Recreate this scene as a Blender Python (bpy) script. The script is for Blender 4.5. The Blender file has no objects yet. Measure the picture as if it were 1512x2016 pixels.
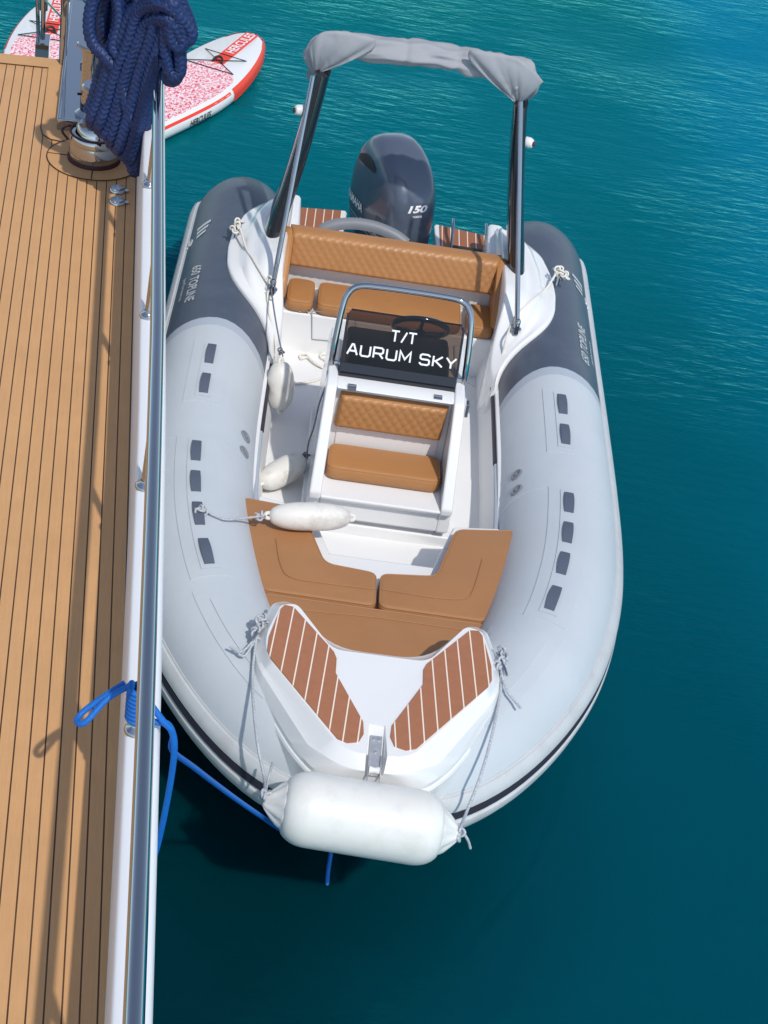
import bpy, bmesh, math, random
import numpy as np
from mathutils import Vector, Matrix
random.seed(7); rng = np.random.default_rng(7)
S = bpy.context.scene
COL = S.collection
R_ = math.radians

# ------------------------------------------------------------------ camera
F = 3300.0
CAM = np.array([-0.555, -4.479, 5.626])
RM = np.array([[0.98817, 0.13637, 0.07010], [0.02701, -0.60486, 0.79587], [0.15093, -0.78457, -0.60139]])
cam_d = bpy.data.cameras.new("camera"); cam = bpy.data.objects.new("camera", cam_d); COL.objects.link(cam)
m = Matrix.Identity(4)
for i in range(3):
    m[i][0] = RM[i][0]; m[i][1] = -RM[i][1]; m[i][2] = -RM[i][2]; m[i][3] = CAM[i]
cam.matrix_world = m
cam_d.sensor_fit = 'VERTICAL'; cam_d.sensor_height = 24; cam_d.lens = F/2016*24
cam_d.clip_start = 0.05; cam_d.clip_end = 3000
S.camera = cam

# ------------------------------------------------------------------ light
SUN = Vector((0.34, -0.66, 1.0)).normalized()
w = bpy.data.worlds.new("World"); S.world = w; w.use_nodes = True
nt = w.node_tree; nt.nodes.clear()
out = nt.nodes.new("ShaderNodeOutputWorld"); bg = nt.nodes.new("ShaderNodeBackground")
sky = nt.nodes.new("ShaderNodeTexSky"); sky.sky_type = 'NISHITA'; sky.sun_disc = False
sky.sun_elevation = math.asin(SUN.z); sky.sun_rotation = R_(152.7)
sky.air_density = 1.0; sky.dust_density = .35; sky.ozone_density = 1.2
bg.inputs[1].default_value = 0.15
hs = nt.nodes.new("ShaderNodeHueSaturation"); hs.inputs["Saturation"].default_value = .78
nt.links.new(sky.outputs[0], hs.inputs["Color"]); nt.links.new(hs.outputs[0], bg.inputs[0]); nt.links.new(bg.outputs[0], out.inputs[0])
sl = bpy.data.lights.new("sun", 'SUN'); sl.energy = 2.65; sl.angle = R_(1.0); sl.color = (1.0, 0.955, 0.89)
so = bpy.data.objects.new("sun", sl); COL.objects.link(so)
so.rotation_euler = SUN.to_track_quat('Z', 'Y').to_euler(); so.location = (3, -6, 12)
S.view_settings.view_transform = 'Standard'; S.view_settings.look = 'None'
S.view_settings.exposure = 0.11; S.view_settings.gamma = 1.0
try: S.cycles.max_bounces = 8
except Exception: pass

# ------------------------------------------------------------------ helpers
def px(x, y, z):
    d = RM @ np.array([x-756.0, y-1008.0, F]); t = (z-CAM[2])/d[2]
    return Vector(CAM + d*t)
def pxy(x, y, Y):
    d = RM @ np.array([x-756.0, y-1008.0, F]); t = (Y-CAM[1])/d[1]
    return Vector(CAM + d*t)
YA = R_(7.6)
def yw(n, s, z): return Vector((n*math.cos(YA)-s*math.sin(YA), n*math.sin(YA)+s*math.cos(YA), z))
def yl(v): return Vector((v.x*math.cos(YA)+v.y*math.sin(YA), -v.x*math.sin(YA)+v.y*math.cos(YA), v.z))
def pl(x, y, z): return yl(px(x, y, z))
def lin(r, g, b):
    f = lambda c: (c/255/12.92) if c/255 <= .04045 else ((c/255+.055)/1.055)**2.4
    return (f(r), f(g), f(b), 1)
def sst(a, b, x):
    t = min(1, max(0, (x-a)/(b-a))); return t*t*(3-2*t)

def mat(name, col, rough=.5, metal=0, coat=0, noise=0, nscale=20, bump=0, bscale=60, spec=.5, stain=None, sscale=3, samt=.3, ior=1.45):
    M = bpy.data.materials.new(name); M.use_nodes = True
    n = M.node_tree; N = n.nodes; Lk = n.links; b = N["Principled BSDF"]
    b.inputs["Base Color"].default_value = col; b.inputs["Roughness"].default_value = rough
    b.inputs["Metallic"].default_value = metal; b.inputs["Coat Weight"].default_value = coat
    b.inputs["Specular IOR Level"].default_value = spec; b.inputs["IOR"].default_value = ior
    b.inputs["Coat Roughness"].default_value = .08
    tc = N.new("ShaderNodeTexCoord")
    cur = None
    if noise:
        t = N.new("ShaderNodeTexNoise"); t.inputs["Scale"].default_value = nscale; t.inputs["Detail"].default_value = 6
        Lk.new(tc.outputs["Object"], t.inputs["Vector"])
        mr = N.new("ShaderNodeMapRange"); mr.inputs[1].default_value = .25; mr.inputs[2].default_value = .75
        mr.inputs[3].default_value = 1-noise; mr.inputs[4].default_value = 1+noise
        Lk.new(t.outputs[0], mr.inputs[0])
        mx = N.new("ShaderNodeMix"); mx.data_type = 'RGBA'; mx.blend_type = 'MULTIPLY'; mx.inputs[0].default_value = 1
        mx.inputs[6].default_value = col; Lk.new(mr.outputs[0], mx.inputs[7])
        cur = mx.outputs[2]
        rr = N.new("ShaderNodeMapRange"); rr.inputs[3].default_value = max(0, rough-.08); rr.inputs[4].default_value = min(1, rough+.1)
        Lk.new(t.outputs[0], rr.inputs[0]); Lk.new(rr.outputs[0], b.inputs["Roughness"])
    if stain:
        t2 = N.new("ShaderNodeTexNoise"); t2.inputs["Scale"].default_value = sscale; t2.inputs["Detail"].default_value = 8; t2.inputs["Roughness"].default_value = .65
        Lk.new(tc.outputs["Object"], t2.inputs["Vector"])
        mr2 = N.new("ShaderNodeMapRange"); mr2.inputs[1].default_value = .5; mr2.inputs[2].default_value = .72
        mr2.inputs[3].default_value = 0; mr2.inputs[4].default_value = samt
        Lk.new(t2.outputs[0], mr2.inputs[0])
        mx2 = N.new("ShaderNodeMix"); mx2.data_type = 'RGBA'
        Lk.new(mr2.outputs[0], mx2.inputs[0])
        if cur: Lk.new(cur, mx2.inputs[6])
        else: mx2.inputs[6].default_value = col
        mx2.inputs[7].default_value = stain; cur = mx2.outputs[2]
    if cur: Lk.new(cur, b.inputs["Base Color"])
    if bump:
        t3 = N.new("ShaderNodeTexNoise"); t3.inputs["Scale"].default_value = bscale; t3.inputs["Detail"].default_value = 4
        Lk.new(tc.outputs["Object"], t3.inputs["Vector"])
        bp = N.new("ShaderNodeBump"); bp.inputs["Strength"].default_value = 1; bp.inputs["Distance"].default_value = bump
        Lk.new(t3.outputs[0], bp.inputs["Height"]); Lk.new(bp.outputs[0], b.inputs["Normal"])
    return M

def link(name, me, mats, parent=None, ang=40):
    for q in (mats if isinstance(mats, (list, tuple)) else [mats]): me.materials.append(q)
    o = bpy.data.objects.new(name, me); COL.objects.link(o)
    if parent: o.parent = parent
    if len(me.polygons):
        me.polygons.foreach_set("use_smooth", [len(p.vertices) <= 4 for p in me.polygons])
        try: me.set_sharp_from_angle(angle=R_(ang))
        except Exception: pass
    me.update()
    return o

class MB:
    def __init__(self): self.v = []; self.f = []; self.m = []
    def add(self, vs, fs, mi=0):
        o = len(self.v); self.v += [tuple(q) for q in vs]
        for k in fs: self.f.append(tuple(i+o for i in k)); self.m.append(mi)
        return self
    def box(self, x0, x1, y0, y1, z0, z1, mi=0):
        v = [(x, y, z) for z in (z0, z1) for y in (y0, y1) for x in (x0, x1)]
        return self.add(v, [(0,2,3,1),(4,5,7,6),(0,1,5,4),(2,6,7,3),(0,4,6,2),(1,3,7,5)], mi)
    def hexa(self, a, b, mi=0):      # two quads, bottom and top, same winding (ccw from above)
        return self.add(list(a)+list(b), [(3,2,1,0),(4,5,6,7),(0,1,5,4),(1,2,6,5),(2,3,7,6),(3,0,4,7)], mi)
    def prism(self, outl, z0, z1, mi=0, frame=None):
        n = len(outl)
        v = [(x, y, z0) for x, y in outl]+[(x, y, z1) for x, y in outl]
        if frame: v = [frame(*q) for q in v]
        return self.add(v, [tuple(range(n-1, -1, -1)), tuple(range(n, 2*n))]+[(i, (i+1) % n, n+(i+1) % n, n+i) for i in range(n)], mi)
    def rings(self, rs, cap0=True, cap1=True, closed=True, mi=0):
        n = len(rs[0]); o = len(self.v); vs = [q for r in rs for q in r]; fs = []
        for i in range(len(rs)-1):
            for j in range(n if closed else n-1):
                k = (j+1) % n
                fs.append((i*n+j, i*n+k, (i+1)*n+k, (i+1)*n+j))
        if cap0: fs.append(tuple(range(n-1, -1, -1)))
        if cap1: fs.append(tuple((len(rs)-1)*n+j for j in range(n)))
        return self.add(vs, fs, mi)
    def sweep(self, pts, rad, n=10, mi=0, cap=True):
        P = [Vector(p) for p in pts]; r = rad if isinstance(rad, (list, tuple)) else [rad]*len(P)
        T = [(P[min(i+1, len(P)-1)]-P[max(i-1, 0)]).normalized() for i in range(len(P))]
        up = Vector((0, 0, 1)) if abs(T[0].z) < .9 else Vector((1, 0, 0))
        nn = (up-T[0]*up.dot(T[0])).normalized(); rs = []
        for i in range(len(P)):
            nn = (nn-T[i]*nn.dot(T[i])).normalized(); bb = T[i].cross(nn)
            rs.append([P[i]+nn*(r[i]*math.cos(2*math.pi*j/n))+bb*(r[i]*math.sin(2*math.pi*j/n)) for j in range(n)])
        return self.rings(rs, cap, cap, True, mi)
    def lathe(self, prof, c, axis=(0, 0, 1), n=24, mi=0):     # prof list (r, h)
        A = Vector(axis).normalized(); u = A.orthogonal().normalized(); v = A.cross(u); c = Vector(c)
        return self.rings([[c+A*h+u*(r*math.cos(2*math.pi*j/n))+v*(r*math.sin(2*math.pi*j/n)) for j in range(n)] for r, h in prof], True, True, True, mi)
    def build(self, name, mats, parent=None, bevel=0, seg=3, ang=40, sub=0, fix=True):
        me = bpy.data.meshes.new(name); me.from_pydata([tuple(q) for q in self.v], [], self.f)
        me.polygons.foreach_set("material_index", self.m)
        if fix:
            bm = bmesh.new(); bm.from_mesh(me); bmesh.ops.recalc_face_normals(bm, faces=bm.faces); bm.to_mesh(me); bm.free()
        o = link(name, me, mats, parent, ang if not bevel else 180)
        if bevel:
            bv = o.modifiers.new("bevel", 'BEVEL'); bv.width = bevel; bv.segments = seg; bv.limit_method = 'ANGLE'; bv.angle_limit = R_(28)
            bv.harden_normals = False
            wn = o.modifiers.new("wn", 'WEIGHTED_NORMAL'); wn.keep_sharp = True
        if sub:
            sd = o.modifiers.new("sub", 'SUBSURF'); sd.levels = sub; sd.render_levels = sub
        return o

def cat(pts, per=8):
    P = [Vector(p) for p in pts]; P = [P[0]*2-P[1]]+P+[P[-1]*2-P[-2]]; o = []
    for i in range(1, len(P)-2):
        a, b, c, d = P[i-1:i+3]
        for k in range(per):
            t = k/per
            o.append(.5*((2*b)+(c-a)*t+(2*a-5*b+4*c-d)*t*t+(3*b-a-3*c+d)*t**3))
    o.append(P[-2]); return o

def empty(name, loc=(0, 0, 0), rz=0, parent=None):
    o = bpy.data.objects.new(name, None); COL.objects.link(o); o.location = loc; o.rotation_euler.z = rz
    o.empty_display_size = .1
    if parent: o.parent = parent
    return o
def tag(o, label, c, group=None):
    o["label"] = label; o["category"] = c
    if group: o["group"] = group
    return o
def struct(o): o["kind"] = "structure"; return o

def round_outline(pts, r, seg=5):
    n = len(pts); o = []
    for i in range(n):
        p = Vector(pts[i]).to_2d(); a = Vector(pts[i-1]).to_2d(); b = Vector(pts[(i+1) % n]).to_2d()
        da = (a-p); db = (b-p); q = min(r, da.length*.45, db.length*.45)
        s = p+da.normalized()*q; e = p+db.normalized()*q
        for k in range(seg+1):
            t = k/seg; o.append((1-t)**2*s+2*t*(1-t)*p+t*t*e)
    return o
def inset(pts, d):
    n = len(pts); o = []
    area = sum(pts[i].x*pts[(i+1) % n].y-pts[(i+1) % n].x*pts[i].y for i in range(n))
    sg = 1 if area > 0 else -1
    for i in range(n):
        e1 = (pts[i]-pts[i-1]); e2 = (pts[(i+1) % n]-pts[i])
        if e1.length < 1e-7: e1 = e2
        if e2.length < 1e-7: e2 = e1
        n1 = Vector((-e1.y, e1.x)).normalized(); n2 = Vector((-e2.y, e2.x)).normalized()
        v = n1+n2; v = v.normalized() if v.length > 1e-6 else n1
        k = 1/max(.5, v.dot(n1)); o.append(pts[i]+v*(sg*d*k))
    return o
def cushion(name, outl, z0, z1, material, parent, r=.024, corner=.05, puff=.008, frame=None, piping=True):
    corner = max(corner, r*2.4); ol = round_outline(outl, corner, 7); m = MB(); rs = []
    fr = frame or (lambda x, y, z: Vector((x, y, z)))
    for d, z in ((.012, z0), (0, z0+.012), (0, z1-r), (r*.12, z1-r*.55), (r*.4, z1-r*.2), (r*.75, z1-r*.04), (r*1.0, z1)):
        q = inset(ol, d); rs.append([fr(p.x, p.y, z) for p in q])
    m.rings(rs)
    o = m.build(name, material, parent, ang=60)
    if piping:
        q = inset(ol, r*.3); p = MB(); pts = [fr(a.x, a.y, z1-r*.28) for a in q]; pts = pts+pts[:2]
        p.sweep(pts, .0045, 6, cap=False); p.build("piping", material, o)
    return o

def text_mesh(s, size=1.0, shear=0, bold=0.0, spacing=1.0):
    c = bpy.data.curves.new("lettering", 'FONT'); c.body = s; c.size = size; c.shear = shear; c.offset = bold
    c.space_character = spacing; c.resolution_u = 3; c.align_x = 'LEFT'
    o = bpy.data.objects.new("lettering", c); COL.objects.link(o); bpy.context.view_layer.update()
    dg = bpy.context.evaluated_depsgraph_get(); me = bpy.data.meshes.new_from_object(o.evaluated_get(dg))
    bpy.data.objects.remove(o)
    bm = bmesh.new(); bm.from_mesh(me); bmesh.ops.triangulate(bm, faces=bm.faces)
    bmesh.ops.subdivide_edges(bm, edges=[e for e in bm.edges if e.calc_length() > size*.25], cuts=2, use_grid_fill=False)
    bmesh.ops.triangulate(bm, faces=bm.faces)
    me2 = bpy.data.meshes.new("lettering"); bm.to_mesh(me2); bm.free()
    xs = [v.co.x for v in me2.vertices]; return me2, min(xs), max(xs)
def put_text(s, fn, width, height, material, parent, name="lettering", shear=0, bold=.01, fill=True):
    """fn(u,v)->Vector ; text spans u 0..width, v 0..height (cap height)"""
    me, a, b = text_mesh(s, 1.0, shear, bold)
    for v in me.vertices:
        v.co = fn((v.co.x-a)/(b-a)*width, v.co.y/.70*height)
    return link(name, me, material, parent)

# ------------------------------------------------------------------ materials
GEL = mat("white_gelcoat", (.79, .79, .785, 1), .22, coat=.5, noise=.02, nscale=3)
GELF = mat("nonskid_gelcoat", (.77, .77, .77, 1), .5, noise=.02, nscale=4, bump=.0006, bscale=300)
TUBE = mat("pale_grey_hypalon", lin(190, 196, 201), .5, noise=.03, nscale=2.5, bump=.0018, bscale=14, stain=lin(176, 184, 192), sscale=2.2, samt=.35)
TUBE2 = mat("mid_grey_hypalon", lin(170, 178, 188), .45, noise=.02)
DARK = mat("charcoal_hypalon", lin(74, 83, 98), .38, noise=.08, nscale=5, bump=.0012, bscale=12, stain=lin(100, 108, 118), sscale=5, samt=.3)
STRAP = mat("grey_webbing", lin(84, 92, 108), .7, noise=.1, nscale=150)
STRAKE = mat("light_grey_rubber", lin(190, 193, 195), .45, noise=.05, nscale=6, stain=lin(168, 165, 158), sscale=9, samt=.4)
BLKR = mat("dark_rubber", lin(52, 48, 60), .5)
TAN = mat("tan_vinyl", lin(172, 121, 74), .42, noise=.04, nscale=6, bump=.0028, bscale=11)
TAN2 = mat("tan_vinyl_flat", lin(165, 117, 76), .48, noise=.04, nscale=5, bump=.0028, bscale=11)
STEEL = mat("polished_steel", (.44, .455, .48, 1), .04, 1)
BRUSH = mat("brushed_steel", (.62, .62, .62, 1), .38, .8, noise=.08, nscale=40)
BLACK = mat("gloss_black", (.012, .012, .016, 1), .12, coat=.6)
DASH = mat("dash_black", (.014, .014, .017, 1), .5, bump=.0005, bscale=200)
CANV = mat("grey_canvas", lin(156, 157, 161), .8, noise=.05, nscale=7, bump=.016, bscale=7)
for q in CANV.node_tree.nodes:
    if q.type == 'TEX_NOISE' and abs(q.inputs["Scale"].default_value-7) < .01 and q.outputs[0].links and q.outputs[0].links[0].to_node.type == 'BUMP':
        q.noise_type = 'RIDGED_MULTIFRACTAL'; q.inputs["Detail"].default_value = 3; q.inputs["Distortion"].default_value = .6
COWL = mat("slate_cowling", lin(88, 98, 114), .3, .25, coat=.55, noise=.03)
COWLD = mat("dark_cowling", lin(44, 50, 64), .3, .2, coat=.6)
WHT = mat("white_lettering", (.85, .85, .85, 1), .5)
SILV = mat("silver_lettering", (.6, .6, .62, 1), .35, .3)
FEND = mat("white_fender_vinyl", lin(224, 223, 218), .36, coat=.15, noise=.03, nscale=5, stain=lin(186, 180, 170), sscale=7, samt=.3, bump=.002, bscale=6)
FENDD = mat("weathered_fender_vinyl", lin(222, 219, 212), .5, noise=.05, nscale=9, stain=lin(150, 142, 132), sscale=9, samt=.55, bump=.001, bscale=40)
CORD = mat("speckled_cord", lin(176, 180, 186), .8, noise=.45, nscale=160)
CORDD = mat("grey_cord", lin(110, 112, 122), .8, noise=.4, nscale=160)
CREAM = mat("cream_rope", lin(222, 218, 208), .8, noise=.15, nscale=120)
BLUE = mat("bright_blue_rope", lin(8, 102, 188), .55, noise=.12, nscale=60, bump=.002, bscale=180)
NAVY = mat("navy_rope", lin(22, 44, 90), .5, noise=.25, nscale=40)
HULLW = mat("yacht_white_paint", (.78, .785, .80, 1), .42, coat=.12, noise=.015, nscale=1.5)
CAULK = mat("deck_caulk", lin(60, 40, 25), .6)
RED = mat("board_red", lin(236, 66, 40), .4)
BWHT = mat("board_white", (.8, .8, .8, 1), .35, coat=.2)
BLK = mat("black_print", (.02, .02, .02, 1), .5)
LADB = mat("black_step", (.03, .03, .03, 1), .6)
HOSE = mat("grey_hose", lin(128, 132, 138), .45)
NAVW = mat("lamp_white", (.8, .8, .8, 1), .25)
MAROON = mat("maroon_cord", lin(60, 22, 28), .6)

def stripe_mat(name, c1, c2, period, width, slope, off, noise=.06, rough=.55, nsc=30):
    M = mat(name, c1, rough, noise=noise, nscale=nsc, bump=.0006, bscale=250)
    n = M.node_tree; N = n.nodes; L = n.links; b = N["Principled BSDF"]
    src = b.inputs["Base Color"].links[0].from_socket
    tc = N.new("ShaderNodeTexCoord"); sp = N.new("ShaderNodeSeparateXYZ"); L.new(tc.outputs["Object"], sp.inputs[0])
    def mth(op, a, bb, c=None):
        q = N.new("ShaderNodeMath"); q.operation = op
        for i, s in enumerate((a, bb)):
            if s is None: continue
            if isinstance(s, (int, float)): q.inputs[i].default_value = s
            else: L.new(s, q.inputs[i])
        return q.outputs[0]
    xx = mth('ADD', sp.outputs[0], mth('MULTIPLY', sp.outputs[1], slope))
    ph = mth('FRACT', mth('ADD', mth('DIVIDE', mth('ADD', xx, off), period), 50.0), None)
    d = mth('ABSOLUTE', mth('SUBTRACT', ph, .5), None)
    k = mth('LESS_THAN', d, width/period/2)
    mx = N.new("ShaderNodeMix"); mx.data_type = 'RGBA'; L.new(k, mx.inputs[0]); L.new(src, mx.inputs[6]); mx.inputs[7].default_value = c2
    # plank to plank tone
    wn = N.new("ShaderNodeTexWhiteNoise"); wn.noise_dimensions = '1D'
    L.new(mth('FLOOR', mth('ADD', mth('DIVIDE', mth('ADD', xx, off+period/2), period), 50.0), None), wn.inputs["W"])
    L.new(mx.outputs[2], b.inputs["Base Color"])
    return M
EVL = stripe_mat("teak_foam_left", lin(164, 108, 78), lin(236, 222, 206), .058, .0055, -.061, .0)
EVR = stripe_mat("teak_foam_right", lin(164, 108, 78), lin(236, 222, 206), .058, .0055, .061, .0)
EVS = stripe_mat("teak_foam_stern", lin(158, 98, 66), lin(236, 222, 206), .056, .006, 0, .02)

# ------------------------------------------------------------------ water
def water():
    M = bpy.data.materials.new("sea_water"); M.use_nodes = True
    n = M.node_tree; N = n.nodes; L = n.links; b = N["Principled BSDF"]
    b.inputs["Roughness"].default_value = .10; b.inputs["IOR"].default_value = 1.33; b.inputs["Specular IOR Level"].default_value = 0.0
    b.inputs["Subsurface Weight"].default_value = .8; b.inputs["Subsurface Radius"].default_value = (.35, 1.0, 1.2); b.inputs["Subsurface Scale"].default_value = .55
    tc = N.new("ShaderNodeTexCoord")
    def noise(scale, sx=1, sy=1, detail=3, rot=0):
        mp = N.new("ShaderNodeMapping"); mp.inputs["Scale"].default_value = (sx, sy, 1); mp.inputs["Rotation"].default_value = (0, 0, rot)
        L.new(tc.outputs["Object"], mp.inputs[0])
        t = N.new("ShaderNodeTexNoise"); t.inputs["Scale"].default_value = scale; t.inputs["Detail"].default_value = detail
        L.new(mp.outputs[0], t.inputs["Vector"]); return t.outputs[0]
    def mr(s, a, bb, c, d, smooth=True):
        q = N.new("ShaderNodeMapRange"); q.interpolation_type = 'SMOOTHSTEP' if smooth else 'LINEAR'
        for i, v in zip((1, 2, 3, 4), (a, bb, c, d)): q.inputs[i].default_value = v
        L.new(s, q.inputs[0]); return q.outputs[0]
    def mth(op, a, bb=None):
        q = N.new("ShaderNodeMath"); q.operation = op
        for i, s in enumerate((a, bb)):
            if s is None: continue
            if isinstance(s, (int, float)): q.inputs[i].default_value = s
            else: L.new(s, q.inputs[i])
        return q.outputs[0]
    def mix(f, a, bb):
        q = N.new("ShaderNodeMix"); q.data_type = 'RGBA'; L.new(f, q.inputs[0])
        for i, s in ((6, a), (7, bb)):
            if isinstance(s, tuple): q.inputs[i].default_value = s
            else: L.new(s, q.inputs[i])
        return q.outputs[2]
    sp = N.new("ShaderNodeSeparateXYZ"); L.new(tc.outputs["Object"], sp.inputs[0])
    wob = mth('MULTIPLY', mth('SUBTRACT', noise(.35, detail=5), .5), 3.0)
    # reflection change, darker near the bow to lighter astern, painted into the base colour
    f1 = mr(mth('ADD', sp.outputs[1], wob), 0.5, 8.5, 0, 1)
    c = mix(f1, WC[0], WC[1])
    xr = mth('ADD', mth('ADD', sp.outputs[0], mth('MULTIPLY', wob, .6)), mth('MULTIPLY', sp.outputs[1], .05))
    c = mix(mr(xr, 1.9, 4.0, 0, 1), c, WC[2])
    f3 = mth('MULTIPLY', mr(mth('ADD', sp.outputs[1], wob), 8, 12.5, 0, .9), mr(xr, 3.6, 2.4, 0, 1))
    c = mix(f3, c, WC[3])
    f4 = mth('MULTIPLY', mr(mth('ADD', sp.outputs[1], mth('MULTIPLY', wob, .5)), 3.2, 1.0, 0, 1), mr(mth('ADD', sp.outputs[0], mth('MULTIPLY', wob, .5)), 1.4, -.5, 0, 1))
    c = mix(f4, c, WC[4])  # shade and hull reflection between bow and yacht, painted as darker colour
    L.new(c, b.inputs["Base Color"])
    h1 = noise(5.5, .55, 1.7, 5, .12); h2 = noise(2.0, .6, 1.2, 3, -.2); h3 = noise(16, .6, 1.5, 3, .3)
    amp = mth('MULTIPLY', mr(noise(.45, detail=2), .38, .62, .25, 1), mr(mth('ADD', sp.outputs[1], mth('MULTIPLY', sp.outputs[0], .5)), 0.5, 6.0, .22, 1))
    h = mth('ADD', mth('MULTIPLY', h1, .038), mth('ADD', mth('MULTIPLY', h2, .022), mth('MULTIPLY', h3, .012)))
    h = mth('MULTIPLY', h, amp)
    bp = N.new("ShaderNodeBump"); bp.inputs["Strength"].default_value = .9; bp.inputs["Distance"].default_value = 1.0
    L.new(h, bp.inputs["Height"]); L.new(bp.outputs[0], b.inputs["Normal"])
    gl = N.new("ShaderNodeBsdfGlossy"); gl.inputs["Color"].default_value = (.12, .66, .80, 1); gl.inputs["Roughness"].default_value = .06; L.new(bp.outputs[0], gl.inputs["Normal"])
    fr = N.new("ShaderNodeFresnel"); fr.inputs["IOR"].default_value = 1.33; L.new(bp.outputs[0], fr.inputs["Normal"])
    ms = N.new("ShaderNodeMixShader"); L.new(mth('MULTIPLY', fr.outputs[0], 1.0), ms.inputs[0]); L.new(b.outputs[0], ms.inputs[1]); L.new(gl.outputs[0], ms.inputs[2])
    L.new(ms.outputs[0], N["Material Output"].inputs["Surface"])
    return M
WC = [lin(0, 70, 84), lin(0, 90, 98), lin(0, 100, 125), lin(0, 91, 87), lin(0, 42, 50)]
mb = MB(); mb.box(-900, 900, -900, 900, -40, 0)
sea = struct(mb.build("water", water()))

# ================================================================== YACHT
yacht = empty("yacht", (0, 0, 0), YA)
tag(yacht, "white yacht side deck with caulked teak planks and polished steel handrail", "yacht")
ZD = 1.5; ZB = 1.95; SE = 5.13; S0 = -5.0
def deck_mat():
    M = stripe_mat("teak_deck", lin(203, 155, 106), lin(70, 46, 28), .0503, .0052, 0, .0, noise=.05, rough=.6, nsc=7)
    n = M.node_tree; N = n.nodes; L = n.links; b = N["Principled BSDF"]
    src = b.inputs["Base Color"].links[0].from_socket
    tc = N.new("ShaderNodeTexCoord"); mp = N.new("ShaderNodeMapping"); mp.inputs["Scale"].default_value = (60, 3, 1)
    t = N.new("ShaderNodeTexNoise"); t.inputs["Scale"].default_value = 3; t.inputs["Detail"].default_value = 5
    L.new(tc.outputs["Object"], mp.inputs[0]); L.new(mp.outputs[0], t.inputs["Vector"])
    mr = N.new("ShaderNodeMapRange"); mr.inputs[1].default_value = .3; mr.inputs[2].default_value = .7; mr.inputs[3].default_value = .95; mr.inputs[4].default_value = 1.03
    L.new(t.outputs[0], mr.inputs[0])
    mx = N.new("ShaderNodeMix"); mx.data_type = 'RGBA'; mx.blend_type = 'MULTIPLY'; mx.inputs[0].default_value = 1
    L.new(src, mx.inputs[6]); L.new(mr.outputs[0], mx.inputs[7])
    t2 = N.new("ShaderNodeTexNoise"); t2.inputs["Scale"].default_value = 2.2; t2.inputs["Detail"].default_value = 7; L.new(tc.outputs["Object"], t2.inputs["Vector"])
    m2 = N.new("ShaderNodeMapRange"); m2.inputs[1].default_value = .56; m2.inputs[2].default_value = .75; m2.inputs[3].default_value = 0; m2.inputs[4].default_value = .2
    L.new(t2.outputs[0], m2.inputs[0])
    m3 = N.new("ShaderNodeMix"); m3.data_type = 'RGBA'; L.new(m2.outputs[0], m3.inputs[0]); L.new(mx.outputs[2], m3.inputs[6]); m3.inputs[7].default_value = lin(178, 134, 90)
    L.new(m3.outputs[2], b.inputs["Base Color"])
    return M
TEAK = deck_mat()
TEAKP = mat("teak_margin", lin(201, 153, 104), .6, noise=.06, nscale=8, bump=.0004, bscale=200)
m_ = MB(); m_.box(-5.0, -.95, S0, SE, ZD-.12, ZD)
dk = m_.build("deck", [TEAK], yacht)
# margin boards at the aft corner and curved cut round the fairlead
m_ = MB()
m_.box(-5, -1.41, SE-.12, SE+.02, ZD-.1, ZD+.004)
ol = [(-1.50, SE-.12), (-1.50, 4.22), (-1.485, 4.14), (-1.44, 4.09), (-1.36, 4.07), (-.99, 4.07), (-.99, SE+.01), (-1.41, SE+.01), (-1.41, SE-.12)]
m_.prism(ol, ZD-.05, ZD+.0045)
mg = m_.build("margin_board", TEAKP, yacht)
m_ = MB()
sp_ = [Vector((x, y, ZD+.005)) for x, y in ((-5, SE-.12), (-1.50, SE-.12), (-1.50, 4.22), (-1.485, 4.14), (-1.44, 4.09), (-1.36, 4.07))]
m_.sweep(sp_, .0032, 5); m_.build("caulk_seam", CAULK, mg)
# round teak pad below the capstan
m_ = MB(); cc = Vector((-1.205, 3.905, 0))
m_.lathe([(.245, ZD-.03), (.245, ZD+.006)], cc, n=48); pad = m_.build("capstan_pad", TEAKP, yacht)
m_ = MB(); m_.sweep([cc+Vector((.246*math.cos(t), .246*math.sin(t), ZD+.006)) for t in np.linspace(0, 6.29, 60)], .003, 5)
for a in (-1.60, 3.05): m_.sweep([cc+Vector((.14*math.cos(a), .14*math.sin(a), ZD+.007)), cc+Vector((.245*math.cos(a), .245*math.sin(a), ZD+.007))], .0028, 5)
m_.build("caulk_seam", CAULK, pad)
# bulwark + topsides as one lofted shell
prof = [(-.985, ZD-.3), (-.976, ZD), (-.973, ZD+.2), (-.970, ZB-.03), (-.966, ZB-.008), (-.958, ZB), (-.885, ZB), (-.868, ZB-.01), (-.860, ZB-.04), (-.866, 1.78), (-.90, 1.4), (-1.0, .9), (-1.14, .3), (-1.3, -.5), (-2.4, -.8)]
rs = []
for s in list(np.linspace(S0, 4.75, 40))+[4.95, 5.08, SE+.02]:
    e = -.011*max(0, .9-s)-.0017*max(0, .9-s)**2
    zc = 0 if s < 4.7 else -(ZB-ZD-.02)*sst(4.7, SE, s)
    rs.append([Vector((a+e, s, z+zc*max(0, (z-ZD)/(ZB-ZD)))) for a, z in prof])
m_ = MB(); m_.rings(rs, False, False, False)
m_.add([(-5, SE+.025, ZD-.01), (-.9, SE+.025, ZD-.01), (-1.3, SE-.3, -.6), (-5, SE-.3, -.6)], [(0, 1, 2, 3)])
m_.build("bulwark_hull", HULLW, yacht, ang=50)
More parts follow.
